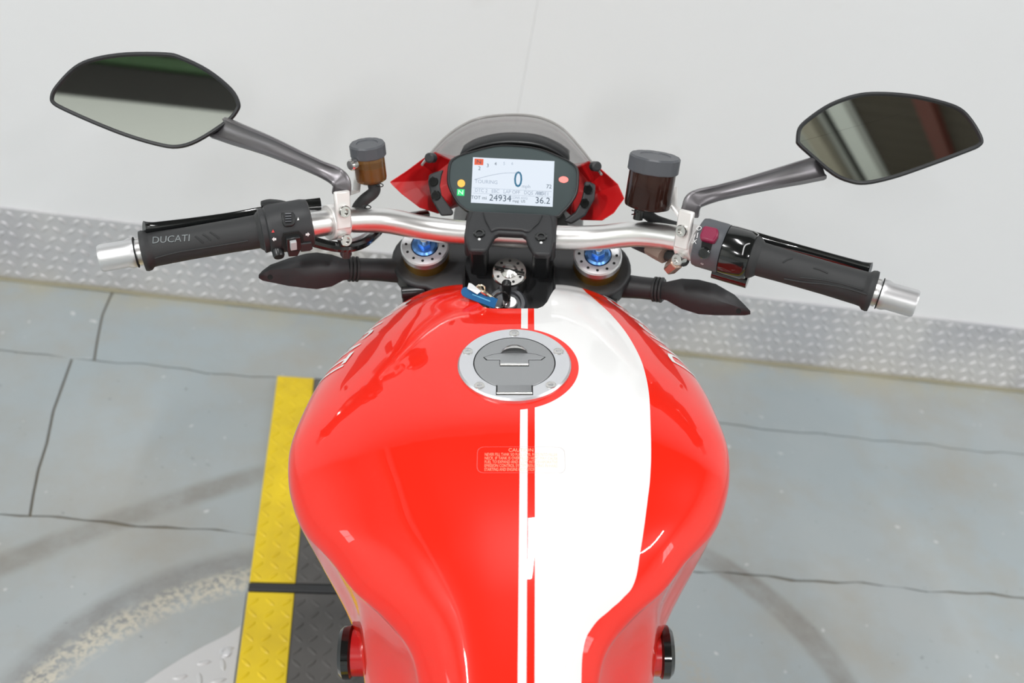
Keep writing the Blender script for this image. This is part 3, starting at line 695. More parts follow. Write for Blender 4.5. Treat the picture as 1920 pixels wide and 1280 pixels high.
def barrel(s, t0, t1, prof, M, name, parent=bike, seg=40, **k):
    """lathe around the grip axis; t measured outwards from the grip's inner end"""
    return obj(name, lathe(new(), prof, bx(s, gi), bx(s, gd), seg), M, parent, st=True, **k)
for s in (-1, 1):
    side = 'left' if s < 0 else 'right'
    g = barrel(s, 0, 0, [(.0225, -.006), (.0225, -.002), (.0205, .001), (.0178, .004), (.0172, .03), (.0170, .075), (.0176, .108), (.0180, .112), (.0205, .1145), (.0212, .118), (.0205, .1205), (.0150, .1212)], M_rub, 'grip', ang=40, label='black rubber %s grip' % side)
    be = barrel(s, 0, 0, [(.0125, .119), (.0125, .127), (.0152, .1275), (.0155, .132), (.0140, .136), (.0140, .160), (.0128, .1625), (0, .163)], M_satin, 'bar_end', ang=30, label='silver bar end weight')
    barrel(s, 0, 0, [(.0160, .1262), (.0160, .1272)], M_hole, 'gap_ring', be)
    bpy.context.view_layer.update(); GT = bvh_of(g)
    def gs(x, y, h=.0002):
        p, n_ = hit(GT, x, y)
        k_ = 0
        while p is None and k_ < 40: k_ += 1; y += -1 if k_ % 2 else 0; x += 0 if k_ % 2 else (1 if x < 960 else -1); p, n_ = hit(GT, x, y)
        n_ = n_ if n_.dot(CAM - p) > 0 else -n_; return p + n_ * h
    RB = [[(366, 443), (373, 448), (381, 455)], [(380, 439), (387, 443), (395, 450)], [(394, 435), (402, 440), (411, 447)], [(290, 484), (330, 473), (380, 465), (430, 457), (465, 451)]] if s < 0 else [[(1468, 492), (1476, 487), (1486, 484)], [(1525, 502), (1537, 505), (1552, 512)], [(1470, 522), (1510, 529), (1550, 533), (1590, 541), (1626, 552)], [(1500, 520), (1540, 524), (1580, 532), (1618, 543)]]
    for pts in RB:
        bm = new(); tube(bm, [gs(*q) for q in pts], .0009, 6, 4); obj('grip_rib', bm, M_rub, g)
    if s < 0:
        bm = new(); text(bm, 'DUCATI', .0115, lambda u, v: gs(321 + u * 1800 + v * 120, 449 - u * 130 - v * 1500, .0008), 'CENTER', .95)
        obj('grip_lettering', bm, M_emb, g, smooth=False)

# levers (in front of the grips)
def lever(pts, r, name, lab):
    bm = new(); tube(bm, pts, r, 12, 6, sq=(.75, 1.15)); return obj(name, bm, M_gblack, bike, st=True, label=lab)
LV = [S(600, 388, D=1.125), S(555, 392, D=1.115), S(500, 399, D=1.10), S(430, 410, D=1.085), S(350, 420, D=1.06), S(290, 427, D=1.042), S(270, 429, D=1.036)]
lever(LV, [.010, .009, .0075, .0065, .0058, .0058, .0078], 'clutch_lever', 'black clutch lever')
RV = [S(1330, 430, D=1.125), S(1380, 440, D=1.115), S(1440, 455, D=1.10), S(1500, 470, D=1.085), S(1560, 486, D=1.065), S(1615, 501, D=1.045), S(1632, 506, D=1.04)]
lever(RV, [.010, .009, .0075, .0062, .0058, .0058, .0078], 'brake_lever', 'black brake lever')

# left switch pod
sp_l = barrel(-1, 0, 0, [(.0215, -.053), (.0250, -.0515), (.0262, -.045), (.0262, -.012), (.0250, -.0075), (.0230, -.006), (.0238, -.001), (.0225, .000)], M_black, 'switch_pod', ang=30, label='left switch pod with indicator and dip switches')
sp_r = barrel(1, 0, 0, [(.0215, -.0640), (.0250, -.0625), (.0262, -.058), (.0262, -.037), (.0250, -.0345), (.022, -.034)], M_grey, 'switch_pod', ang=30, label='right switch pod with red stop switch')
th = barrel(1, 0, 0, [(.0225, -.034), (.0258, -.0335), (.0262, -.028), (.0262, -.010), (.0245, -.005), (.021, -.004)], M_gblack, 'throttle_housing', ang=30, label='gloss black throttle housing')
bpy.context.view_layer.update()
TL, TR_, TH = bvh_of(sp_l), bvh_of(sp_r), bvh_of(th)
def surf(tree, x, y):
    p, n_ = hit(tree, x, y)
    if p is None: return None
    if n_.dot(CAM - p) < 0: n_ = -n_
    return p, n_
def patch(tree, pts, h, name, M, parent, bevel=.0006, sink=.003, **k):
    """small raised part whose outline is traced on another part's surface"""
    q = [surf(tree, x, y) for x, y in pts]; q = [z for z in q if z]
    n_ = sum((z[1] for z in q), V()).normalized(); c = sum((z[0] for z in q), V()) / len(q)
    base = [onpl(x, y, c, n_) for x, y in pts]
    return obj(name, prism(new(), [p - n_ * sink for p in base], n_ * (h + sink)), M, parent, bevel=bevel, **k)
def knob(tree, x, y, r, h, name, M, parent, **k):
    p, n_ = surf(tree, x, y); return obj(name, lathe(new(), [(r, -.004), (r, h * .7), (r * .85, h), (0, h)], p, n_, 20), M, parent, ang=30, **k)
def mark(tree, x, y, s, size, M, parent, rot=0):
    p, n_ = surf(tree, x, y); ux = V((1, 0, 0)); ux = (ux - n_ * ux.dot(n_)).normalized(); uy = n_.cross(ux)
    c_, s_ = math.cos(rot), math.sin(rot); bm = new()
    text(bm, s, size, lambda u, v: p + n_ * .0008 + ux * (u * c_ - v * s_) + uy * (u * s_ + v * c_)); return obj('switch_marking', bm, M, parent, smooth=False)
def flat(tree, pts, M, parent, name='switch_marking'):
    q = [surf(tree, x, y) for x, y in pts]; n_ = sum((z[1] for z in q), V()).normalized(); c = sum((z[0] for z in q), V()) / len(q) + n_ * .0008
    return obj(name, prism(new(), [onpl(x, y, c, n_) for x, y in pts], n_ * .0002), M, parent, smooth=False)
b1_ = patch(TL, [(527, 400), (549, 398), (553, 404), (553, 420), (548, 425), (534, 426), (530, 420)], .004, 'dip_switch', M_sblack, sp_l, bevel=.001)
for k in range(4): patch(TL, [(535, 403.5 + 4 * k), (546, 403 + 4 * k), (546, 405 + 4 * k), (535, 405.5 + 4 * k)], .0052, 'switch_rib', M_grey, b1_, bevel=0)
patch(TL, [(531, 436), (560, 432), (569, 440), (569, 458), (560, 470), (538, 472), (528, 462), (527, 446)], .0012, 'indicator_recess', M_hole, sp_l)
i_ = patch(TL, [(536, 444), (562, 440), (564, 462), (557, 476), (540, 477), (536, 462)], .004, 'indicator_switch', M_sblack, sp_l, bevel=.001)
patch(TL, [(542, 447), (554, 445), (555, 460), (543, 462)], .0075, 'switch_thumb', M_lgrey, i_, bevel=.0008)
patch(TL, [(562, 455), (583, 452), (586, 464), (580, 468), (563, 470)], .0025, 'side_button', M_black, sp_l, bevel=.001)
knob(TL, 521, 471, .0062, .007, 'horn_button', M_sblack, sp_l)
flat(TL, [(557, 413), (561, 412.5), (559, 407)], M_mark, sp_l); flat(TL, [(509, 436), (515, 435.5), (512, 430)], M_rmark, sp_l)
flat(TL, [(510, 448), (514, 444), (514, 446.3), (518, 446), (518, 450), (514, 450.3), (514, 452.5)], M_mark, sp_l)
flat(TL, [(581, 439), (577, 435), (577, 437.3), (573, 437.6), (573, 441.5), (577, 441.2), (577, 443.5)], M_mark, sp_l)
bm = new(); tube(bm, [S(490, 382, D=1.075), S(505, 381, D=1.075), S(530, 384, D=1.075), S(550, 392, D=1.07)], [.004, .006, .006, .005], 10, 4, sq=(1, .7)); obj('flash_trigger', bm, M_sblack, sp_l, st=True)
# right switch pod
patch(TR_, [(1318, 431), (1322, 426), (1346, 431), (1348, 437), (1347, 446), (1339, 458), (1314, 452), (1313, 444)], .006, 'stop_switch', M_magenta, sp_r, bevel=.0022, bseg=3, label='dark red stop switch')
patch(TR_, [(1316, 452), (1336, 457), (1333, 470), (1314, 466)], .0006, 'switch_recess', M_hole, sp_r)
k_ = knob(TR_, 1321, 473, .0062, .0045, 'start_button', M_gblack, sp_r)
mark(TR_, 1311, 429, 'O', .0075, M_mark, sp_r, -.2); mark(TR_, 1303, 453, 'X', .0070, M_mark, sp_r, -.2); mark(TR_, 1317, 493, 'o', .006, M_mark, sp_r, -.2)
flat(TR_, [(1308, 436), (1309.5, 436), (1307.5, 446), (1306, 446)], M_mark, sp_r)
bm = new(); lathe(bm, [(.008, -.02), (.008, .018)], bx(1, gi) + bx(1, gd) * -.022 - U * .028 - G * .012, bx(1, gd), 16); obj('cable_guide', bm, M_gblack, th, st=True)
tl = [surf(TH, *p) for p in ((1392, 478), (1396, 462), (1404, 457), (1418, 456))]
bm = new(); tube(bm, [p + n_ * .0004 for p, n_ in tl], .0007, 6, 4); obj('moulded_line', bm, M_lgrey, th)

# perch clamps, mirror mounts
def axis_at(X):                                 # handlebar axis at |X|
    for a_, b_ in zip(HB[:-1], HB[1:]):
        if a_[0] <= X <= b_[0]: t = (X - a_[0]) / (b_[0] - a_[0]); A_ = V(a_).lerp(V(b_), t); return A_, (V(b_) - V(a_)).normalized()
for s, X0 in ((-1, .192), (1, .198)):
    side = 'left' if s < 0 else 'right'
    A_, d_ = axis_at(X0); A_ = bx(s, A_); d_ = bx(s, d_)
    if d_.x < 0: d_ = -d_
    up = V((0, .33, .94)); up = (up - d_ * up.dot(d_)).normalized(); bk = up.cross(d_)
    if bk.y > 0: bk = -bk                       # towards the rider
    pc = obj('perch_clamp', lathe(new(), [(.0150, -.010), (.0190, -.010), (.0198, -.009), (.0198, .009), (.0190, .010), (.0150, .010)], A_, d_, 32), M_white_br, bike, st=True, ang=30, label='pale %s perch clamp' % side)
    obj('clamp_strap', box(new(), A_ + bk * .0175 + up * .016, d_, bk, up, .0185, .006, .042), M_white_br, pc, st=True, bevel=.002)
    for h_ in (.015, -.0165):
        q = A_ + bk * .0205 + up * h_
        obj('clamp_screw', lathe(new(), [(.0068, -.006), (.0068, .003), (.006, .0042), (.0036, .0042), (.0033, .001), (0, .001)], q, bk, 24), M_steel, pc, st=True, ang=25)
    obj('perch_body', box(new(), A_ - bk * .026 + d_ * s * .012, d_, bk, up, .040, .026, .026), M_satin, pc, st=True, bevel=.006, bseg=3)
    if s < 0: base = [(640, 362), (641, 347), (636, 336), (624, 327), (600, 316), (560, 298), (500, 272), (440, 250), (405, 236)]; ds = [1.105, 1.10, 1.098, 1.098, 1.10, 1.11, 1.125, 1.15, 1.17]
    else: base = [(1293, 402), (1296, 388), (1301, 377), (1315, 370), (1345, 362), (1390, 351), (1450, 336), (1500, 324), (1540, 314)]; ds = [1.105, 1.10, 1.098, 1.098, 1.10, 1.11, 1.13, 1.155, 1.17]
    P = [S(x, y, D=d) for (x, y), d in zip(base, ds)]
    # flat, channelled mirror arm: wide section towards the mirror
    rows_ = []; Pn = spline(P, 6); W = [.0105, .0100, .0105, .0100, .0088, .0092, .0112, .0135, .0150]
    for i, p in enumerate(Pn):
        t = min(i / 6, len(W) - 1.001); wv = W[int(t)] * (1 - t % 1) + W[int(t) + 1] * (t % 1)
        tg = (Pn[min(i + 1, len(Pn) - 1)] - Pn[max(i - 1, 0)]).normalized(); view = (STI @ CAM - p).normalized(); sd = tg.cross(view).normalized(); vw = sd.cross(tg).normalized()
        if vw.dot(view) < 0: vw = -vw
        ch = .0022 * min(max((t - 2.0) / 1.5, 0), 1); th_ = .0058
        prof = [(-1, -.1), (-.92, .75), (-.7, 1), (-.5, 1 - ch / th_ * 1.1), (0, 1 - ch / th_ * 1.5), (.5, 1 - ch / th_ * 1.1), (.7, 1), (.92, .75), (1, -.1), (.7, -1), (0, -1.15), (-.7, -1)]
        rows_.append([p + sd * wv * a_ + vw * th_ * b_ for a_, b_ in prof])
    bm = new(); vs_ = grid(bm, rows_, close_u=True); bm.faces.new(vs_[0]); bm.faces.new(vs_[-1][::-1])
    arm = obj('mirror_arm', bm, M_stem, bike, st=True, ang=45, label='grey metal %s mirror arm' % side)
# mirrors
ML = [(93, 181), (103, 160), (138, 124), (177, 107), (236, 98), (310, 98), (341, 105), (392, 130), (435, 165), (450.6, 193), (447, 210), (427, 232), (372.5, 267), (333, 279), (294, 274), (236, 257), (177, 234), (118.6, 208), (97, 195)]
MR = [(1492, 263), (1496, 239), (1516, 219), (1555.5, 193), (1603, 176), (1646.5, 171.7), (1706, 175.6), (1761, 186.7), (1801, 201), (1825, 225), (1843.7, 258.8), (1838.5, 274.6), (1809, 288), (1733.6, 316), (1674, 336), (1623, 346.6), (1591, 342.7), (1559, 328), (1516, 292), (1495, 272.6)]
NML = V((.235, -.945, .30)).normalized(); NMR = V((-.235, -.90, .40)).normalized()
for s, OUT, n_ in ((-1, ML, NML), (1, MR, NMR)):
    side = 'left' if s < 0 else 'right'
    c0 = S(272, 188, D=1.135) if s < 0 else S(1667, 258, D=1.135)
    P = closed_smooth([onpl(x, y, c0, n_, True) for x, y in OUT], 4); c_ = sum(P, V()) / len(P)
    def ins(k, h): return [c_ + (p - c_) * k + n_ * h for p in P]
    def inw(w_, h):
        out = []
        for i_, p in enumerate(P):
            t_ = (P[(i_ + 1) % len(P)] - P[i_ - 1]).normalized(); q_ = n_.cross(t_)
            if q_.dot(c_ - p) < 0: q_ = -q_
            out.append(p + q_ * w_ + n_ * h)
        return out
    bm = new(); vs_ = grid(bm, [inw(.0052, -.001), inw(.0044, .0018), inw(.0024, .0028), inw(.0006, .0015), ins(1.0, -.001), ins(.99, -.006), ins(.93, -.016), ins(.75, -.026), ins(.4, -.031)], close_u=True)
    bm.faces.new(vs_[-1]); bm.faces.new(vs_[0][::-1])
    mh = obj('mirror', bm, M_black, bike, st=True, ang=50, label='black framed %s mirror' % side)
    bm = new(); bm.faces.new([bm.verts.new(p) for p in inw(.0046, .0003)]); obj('mirror_glass', bm, M_mirror, mh, st=True, smooth=False)

# ---- fluid reservoirs -----------------------------------------------------------
def reservoir(top, bot, D, rc, rb, frac, Mb, Mf, lab, nseg):
    a_, b_ = S(*top, D=D), S(*bot, D=D + .022); ax = (a_ - b_).normalized(); L = (a_ - b_).length
    hc = L * frac
    r = obj('fluid_reservoir', lathe(new(), [(rb * .80, 0), (rb * .97, .002), (rb, .005), (rb, L - hc + .002)], b_, ax, 40), Mb, bike, st=True, ang=40, label=lab)
    obj('fluid', lathe(new(), [(rb * .78, .003), (rb * .90, .005), (rb * .90, (L - hc) * .62), (0, (L - hc) * .62)], b_, ax, 32), Mf, r, st=True, ang=40)
    fac = [1, 1, .985, 1, 1, 1.0] * 8
    lid_ = obj('reservoir_cap', lathe(new(), [(rc * .97, L - hc), (rc, L - hc + .001), (rc, L - .002), (rc * .94, L), (rc * .62, L), (rc * .60, L - .0008), (0, L - .0008)], b_, ax, 48, facet=[1, 1, 1, .965]), M_grey, r, st=True, ang=25)
    return r, a_, b_, ax
rl, _, rlb, rlx = reservoir((688, 268), (697, 339), 1.105, .0196, .0172, .33, M_amber, M_fluid, 'small amber clutch fluid reservoir with grey cap', 12)
rr_, _, rrb, rrx = reservoir((1229, 291), (1213, 389), 1.105, .0282, .0258, .30, M_dark_amber, M_dfluid, 'large dark brake fluid reservoir with grey cap', 12)
bm = new(); tube(bm, [rlb + rlx * .002, S(702, 352, D=1.128), S(699, 362, D=1.13), S(684, 374, D=1.13), S(672, 388, D=1.135), S(668, 402, D=1.14)], .0068, 12, 6); obj('reservoir_hose', bm, M_rub, rl, st=True)
for x, y in ((706, 347), (683, 388)):
    c_ = S(x + 5, y, D=1.12); bm = new(); tube(bm, [c_ + V((.0045 * math.cos(t) , 0, .0022 * math.sin(t))) for t in [k * math.pi / 5 for k in range(11)]], .0006, 5, 2); obj('spring_clip', bm, M_gblack, rl, st=True)
bm = new(); lathe(bm, [(.0055, -.014), (.0055, .004)], rrb + V((-.008, 0, 0)), rrx, 16); obj('reservoir_outlet', bm, M_gblack, rr_, st=True)
bm = new(); tube(bm, [rrb + V((-.006, .004, -.008)), S(1213, 402, D=1.14), S(1228, 412, D=1.145), S(1250, 420, D=1.15), S(1270, 426, D=1.155)], .0062, 12, 6); obj('reservoir_hose', bm, M_rub, rr_, st=True)
bm = new(); tube(bm, [S(1192, 396, D=1.12), S(1184, 394, D=1.12)], .0007, 5, smooth=False); tube(bm, [S(1192, 401, D=1.12), S(1184, 402, D=1.12)], .0007, 5, smooth=False); obj('spring_clip', bm, M_gblack, rr_, st=True)
for (x0, y0), (x1, y1), (x2, y2), par in (((640, 366), (668, 358), (672, 320), rl), ((1281, 408), (1262, 385), (1262, 350), rr_)):
    a_, b_, c_ = S(x0, y0, D=1.12), S(x1, y1, D=1.13), S(x2, y2, D=1.135); bm = new(); tube(bm, [a_, b_, c_], .0055, 8, smooth=False, sq=(1, .35)); obj('reservoir_bracket', bm, M_white_br, par, st=True)
p = S(660, 309, D=1.098); obj('bracket_screw', lathe(new(), [(.0065, -.004), (.0065, .001), (.005, .003), (0, .0035)], p, V((-.6, -.8, .1)), 20), M_steel, rl, st=True)
# cables below the bar
def cable(pts, r, M=M_gblack, name='cable'):
    bm = new(); tube(bm, [S(x, y, D=d) for x, y, d in pts], r, 10, 8); return obj(name, bm, M, bike, st=True)
cable([(585, 452, 1.10), (615, 460, 1.11), (650, 464, 1.12), (680, 456, 1.14), (705, 437, 1.17), (722, 420, 1.20), (760, 408, 1.24), (800, 402, 1.27)], .0058)
cable([(652, 455, 1.14), (670, 449, 1.15), (690, 438, 1.17), (712, 425, 1.19)], .0050, M_satin, 'hydraulic_line')
cable([(1190, 455, 1.17), (1215, 466, 1.155), (1240, 474, 1.14), (1262, 482, 1.12), (1283, 488, 1.10)], .0070, M_rub)
cable([(1219, 465, 1.145), (1232, 473, 1.135), (1245, 480, 1.125)], .0085, M_brown, 'connector')
q = S(1263, 497, D=1.115); obj('banjo_bolt', lathe(new(), [(.008, -.012), (.008, .012), (.0055, .012), (.0055, .016)], q, V((.2, -.6, .75)), 6), mat('bronze_fitting', (.55, .40, .32), .3, .9), bike, st=True, bevel=.001)
q = S(648, 470, D=1.15); obj('banjo_bolt', lathe(new(), [(.007, -.010), (.007, .010)], q, V((.1, -.5, .8)), 6), mat('dark_fitting', (.16, .11, .12), .4, .6), bike, st=True, bevel=.001)

# ---- indicators -------------------------------------------------------------------
def indicator(stn, D0, D1, stemp, lab, hole):
    """stn: (x, upper y, ridge y, lower y) from the tip inwards"""
    bm = new(); rows_ = []
    for i, (x, yu, yr, yl) in enumerate(stn):
        t = i / (len(stn) - 1); D = D0 + (D1 - D0) * t; h = (yl - yu) / F * D
        rows_.append([S(x, yu, D=D), S(x, yu * .62 + yr * .38, D=D - h * .16), S(x, yr, D=D - h * .26), S(x, yr * .5 + yl * .5, D=D - h * .17), S(x, yl, D=D), S(x, (yu + yl) / 2 + (yl - yu) * .22, D=D + h * .34), S(x, (yu + yl) / 2 - (yl - yu) * .22, D=D + h * .34)])
    vs_ = grid(bm, rows_, close_u=True); bm.faces.new(vs_[0]); bm.faces.new(vs_[-1][::-1])
    o = obj('indicator', bm, M_black, bike, st=True, ang=38, label=lab)
    bm = new(); P = [S(x, y, D=d) for x, y, d in stemp]; tube(bm, P, [.0135, .0135, .0150, .0155][:len(P)], 16, 6); obj('indicator_stem', bm, M_black, o, st=True)
    for k in range(3):
        t = .10 + .14 * k; c_ = P[0].lerp(P[1], t); obj('boot_rib', lathe(new(), [(.0135, -.002), (.0152, -.0012), (.0152, .0012), (.0135, .002)], c_, P[1] - P[0], 20), M_rub, o, st=True)
    x, y, d = hole; q = S(x, y, D=d); bm = new(); lathe(bm, [(.0030, -.008), (.0030, .001)], q, (STI @ CAM - q), 14); obj('screw_hole', bm, M_hole, o, st=True)
indicator([(485, 515, 518, 521), (492, 507, 513, 526), (507, 496, 506, 529), (541, 484, 503, 536), (574, 475, 502, 540), (594, 473, 503, 542), (622, 477, 505, 537), (643, 484, 508, 526), (660, 486, 507, 522)], 1.13, 1.20,
    [(650, 504, 1.205), (700, 505, 1.215), (745, 507, 1.225), (770, 508, 1.23)], 'black leaf shaped left indicator', (506.5, 519.5, 1.116))
indicator([(1407, 583, 586, 589), (1397, 572, 580, 591), (1377, 552, 573, 591), (1342, 532, 562, 591), (1310, 524, 555, 589), (1278, 522, 549, 579), (1250, 528, 545, 563), (1235, 527, 543, 560)], 1.13, 1.20,
    [(1245, 544, 1.205), (1200, 539, 1.215), (1160, 535, 1.225), (1130, 531, 1.23)], 'black leaf shaped right indicator', (1385, 583, 1.118))

# ---- instrument, screen and cowl ------------------------------------------------
DP = S(963, 343, D=1.195); dn = (STI @ CAM - DP).normalized(); dn = (dn + V((0, .06, .10))).normalized()
def dpt(x, y, h=0): return onpl(x, y, DP, dn, True) + dn * h
DO = [(841, 307), (848, 297), (868, 288), (925, 273), (965, 272), (1011, 278), (1050, 293), (1072, 304), (1084, 316), (1086, 335), (1083, 362), (1072, 382), (1056, 399), (1040, 408), (965, 404), (887, 399), (866, 390), (853, 376), (840, 350), (838, 330)]
P = closed_smooth([dpt(x, y) for x, y in DO], 3); c_ = sum(P, V()) / len(P)
def di(k, h): return [c_ + (p - c_) * k + dn * h for p in P]
bm = new(); vs_ = grid(bm, [di(.955, .001), di(.962, .0035), di(.985, .004), di(1.0, .001), di(1.0, -.014), di(.9, -.034), di(.6, -.045)], close_u=True); bm.faces.new(vs_[-1]); bm.faces.new(vs_[0])
dash = obj('instrument', bm, M_black, bike, st=True, ang=40, label='black instrument panel with lit screen')
bm = new(); bm.faces.new([bm.verts.new(p) for p in di(.957, .0016)]); obj('instrument_glass', bm, M_face, dash, st=True, smooth=False)
scr = [dpt(x, y, .0019) for x, y in ((887, 295), (1039.5, 302.5), (1036, 388), (883, 380))]
bm = new(); bm.faces.new([bm.verts.new(p) for p in scr]); screen = obj('display', bm, M_screen, dash, st=True, smooth=False, label='lit white display')
def sc(u, v, h=.0023):                        # u,v in 0..1 on the display, v down
    a_ = scr[0].lerp(scr[1], u); b_ = scr[3].lerp(scr[2], u); return a_.lerp(b_, v) + dn * (h - .0019)
SWd = (scr[1] - scr[0]).length; SHt = (scr[3] - scr[0]).length
def ui(s, u, v, size, M, align='CENTER', sx=1.0):
    bm = new(); text(bm, s, size, lambda a, b: sc(u + a / SWd, v - b / SHt), align, sx); return obj('display_text', bm, M, screen, st=True, smooth=False)
def ubox(u0, v0, u1, v1, M, name='display_block', h=.0021):
    bm = new(); bm.faces.new([bm.verts.new(sc(*p, h)) for p in ((u0, v0), (u1, v0), (u1, v1), (u0, v1))]); return obj(name, bm, M, screen, st=True, smooth=False)
ubox(.02, .03, .13, .165, M_ured); ui('N', .075, .10, .006, M_ui, sx=1.3)
for k, (s, u, v) in enumerate((('2', .085, .24), ('3', .185, .17), ('4', .28, .125), ('5', .385, .11), ('6', .485, .10))): ui(s, u, v, .0062 - .0004 * k, M_ui if k < 3 else M_ui2)
bm = new(); tube(bm, [sc(.03 + .55 * t, .49 - .19 * math.sin(t * 1.75), .0021) for t in [k / 12 for k in range(13)]], .00025, 5, 2); obj('display_curve', bm, M_ui2, screen, st=True)
ui('0', .565, .455, .0265, M_ublue, sx=.82); ui('mph', .665, .585, .0058, M_ui2); ui('TOURING', .175, .53, .0060, M_ui2); ui('72', .945, .565, .0065, M_ui)
ui('DTC 2   EBC   LAP OFF   DQS   RIDE', .04, .725, .0058, M_ui2, 'LEFT', .92); ui('ABS  1', .865, .725, .0060, M_ui2)
for v in (.665, .785): ubox(.02, v, .98, v + .006, M_ui2)
ui('TOT mi', .095, .885, .0056, M_ui); ui('24934', .355, .875, .0105, M_ui); ui('CONS AVG', .585, .845, .0040, M_ui2); ui('mpg  US', .585, .915, .0044, M_ui); ui('36.2', .875, .880, .0105, M_ui)
def lampd(x, y, r, M, nm='warning_lamp'):
    q = dpt(x, y, .0018); obj(nm, lathe(new(), [(r, 0), (r, .0003)], q, dn, 24), M, dash, st=True, smooth=False)
lampd(865, 344, .0045, M_lamp_o); 
bm = new(); box(bm, dpt(864, 361, .002), (1, 0, 0), dn.cross(V((1, 0, 0))), dn, .0088, .0076, .0004); obj('warning_lamp', bm, M_lamp_g, dash, st=True, smooth=False)
bm = new(); q = dpt(864, 361, .0024); ex = V((1, 0, 0)); ey = dn.cross(ex); text(bm, 'N', .0072, lambda a, b: q + ex * a + ey * b, sx=1.2); obj('lamp_symbol', bm, M_lamp_w, dash, st=True, smooth=False)
bm = new(); lathe(bm, [(.0038, 0), (.0038, .0004)], dpt(1056.5, 337, .0018), dn, 20, xdir=(1, 0, 0), sx=1.5); obj('warning_lamp', bm, M_lamp_r, dash, st=True, smooth=False)
# hood behind the instrument
HT_ = [(862, 290), (885, 277), (925, 267), (965, 265), (1010, 270), (1045, 284), (1068, 300)]
r0 = [onpl(x, y, DP - dn * .006, dn, True) for x, y in HT_]; r1 = [p + V((0, .05, -.012)) for p in r0]; r2 = [p + V((0, .05, -.05)) for p in r0]
bm = new(); grid(bm, [spline(r, 4) for r in (r0, r1, r2)]); o = obj('instrument_hood', bm, M_sblack, bike, st=True); sm = o.modifiers.new('s', 'SOLIDIFY'); sm.thickness = .003
# fly screen
ET = [(791, 309, 1.20), (805, 290, 1.215), (832, 260, 1.235), (863, 237, 1.25), (901, 221, 1.26), (960, 215, 1.265), (1011, 220, 1.26), (1052, 239, 1.25), (1084, 272, 1.235), (1111, 306, 1.215), (1128, 327, 1.20)]
e0 = spline([S(x, y, D=d) for x, y, d in ET], 5); n_ = len(e0); rows_ = [e0]
for t, dz, sx_ in ((.33, -.028, .99), (.66, -.062, .96), (1.0, -.105, .90)):
    rows_.append([V((p.x * sx_, p.y + (.045 + .055 * math.sin(math.pi * k / (n_ - 1))) * t, p.z + dz * (.35 + .65 * math.sin(math.pi * k / (n_ - 1))))) for k, p in enumerate(e0)])
bm = new(); grid(bm, rows_); o = obj('fly_screen', bm, M_flys, bike, st=True, label='clear smoked fly screen'); sm = o.modifiers.new('s', 'SOLIDIFY'); sm.thickness = .003
bm = new(); tube(bm, e0[::2], .0016, 6, 2); obj('screen_edge', bm, mat('screen_rim', (.30, .29, .28), .2), o, st=True)
fs_base = rows_[-1]
# red cowl wings beside the instrument
def wing(pts, lab):
    P = [S(x, y, D=d) for x, y, d in pts]; c_ = sum(P, V()) / len(P); bm = new()
    back = [V((c_.x * .75 + (p.x - c_.x) * .7, p.y + .10, p.z - .05 + (c_.z - p.z) * .3)) for p in P]
    a_ = [bm.verts.new(p) for p in P]; b_ = [bm.verts.new(p) for p in back]; n_ = len(P)
    m_ = bm.verts.new(c_ + V((0, .02, -.008)))
    for i in range(n_): bm.faces.new((a_[i], a_[(i + 1) % n_], b_[(i + 1) % n_], b_[i])); bm.faces.new((a_[(i + 1) % n_], a_[i], m_))
    bm.faces.new(b_); return obj('cowl_wing', bm, M_dred, bike, st=True, bevel=.002, ang=25, label=lab)
wing([(728, 341, 1.20), (762, 319, 1.22), (793, 296, 1.235), (815, 284, 1.245), (848, 300, 1.26), (848, 385, 1.25), (823, 402, 1.225), (786, 390, 1.21), (752, 364, 1.205)], 'red cowl wing left of the instrument')
wing([(1172, 372, 1.20), (1160, 345, 1.22), (1130, 318, 1.235), (1108, 300, 1.245), (1080, 312, 1.26), (1070, 405, 1.25), (1092, 413, 1.225), (1130, 414, 1.21), (1152, 400, 1.205)], 'red cowl wing right of the instrument')
def arm_br(pts, bolts, D):
    P = [S(x, y, D=D) for x, y in pts]; vd = (STI @ CAM - P[0]).normalized()
    o = obj('cowl_bracket', prism(new(), P, -vd * .014), M_black, bike, st=True, bevel=.0025, bseg=3)
    for x, y in bolts:
        q = S(x, y, D=D); obj('bracket_bolt', lathe(new(), [(.0058, -.002), (.0058, .002), (.005, .003), (.003, .003), (.003, .001), (0, .001)], q, vd, 20), M_gblack, o, st=True, ang=25)
arm_br([(804, 328), (815, 323), (832, 318), (828, 330), (825, 348), (828, 366), (851, 398), (848, 404), (827, 405), (810, 376), (803, 345)], [(812, 340), (817, 366)], 1.195)
arm_br([(1096, 340), (1106, 341), (1117, 346), (1115, 373), (1098, 404), (1071, 421), (1056, 414), (1078, 398), (1089, 378), (1094, 358)], [(1103, 355), (1097, 381)], 1.195)
for x, y in ((806, 296), (1118, 312)):
    q = S(x, y, D=1.195); obj('screen_bolt', lathe(new(), [(.006, -.008), (.006, .002), (.004, .0035)], q, V((.3 if x > 960 else -.3, -.8, .4)), 16), M_black, bike, st=True, ang=25)
# headlight under the cowl
hc_ = V((0, .43, .86)); bm = new(); lathe(bm, [(.03, -.11), (.07, -.09), (.088, -.04), (.090, .0), (.086, .01)], hc_, V((0, .96, -.28)), 36); hl = obj('headlight', bm, M_sblack, bike, st=True, label='round headlight under the red cowl')
obj('headlight_lens', lathe(new(), [(.084, .008), (.07, .018), (.04, .025), (0, .028)], hc_, V((0, .96, -.28)), 36), mat('lens', (.75, .78, .8), .05, .6), hl, st=True)

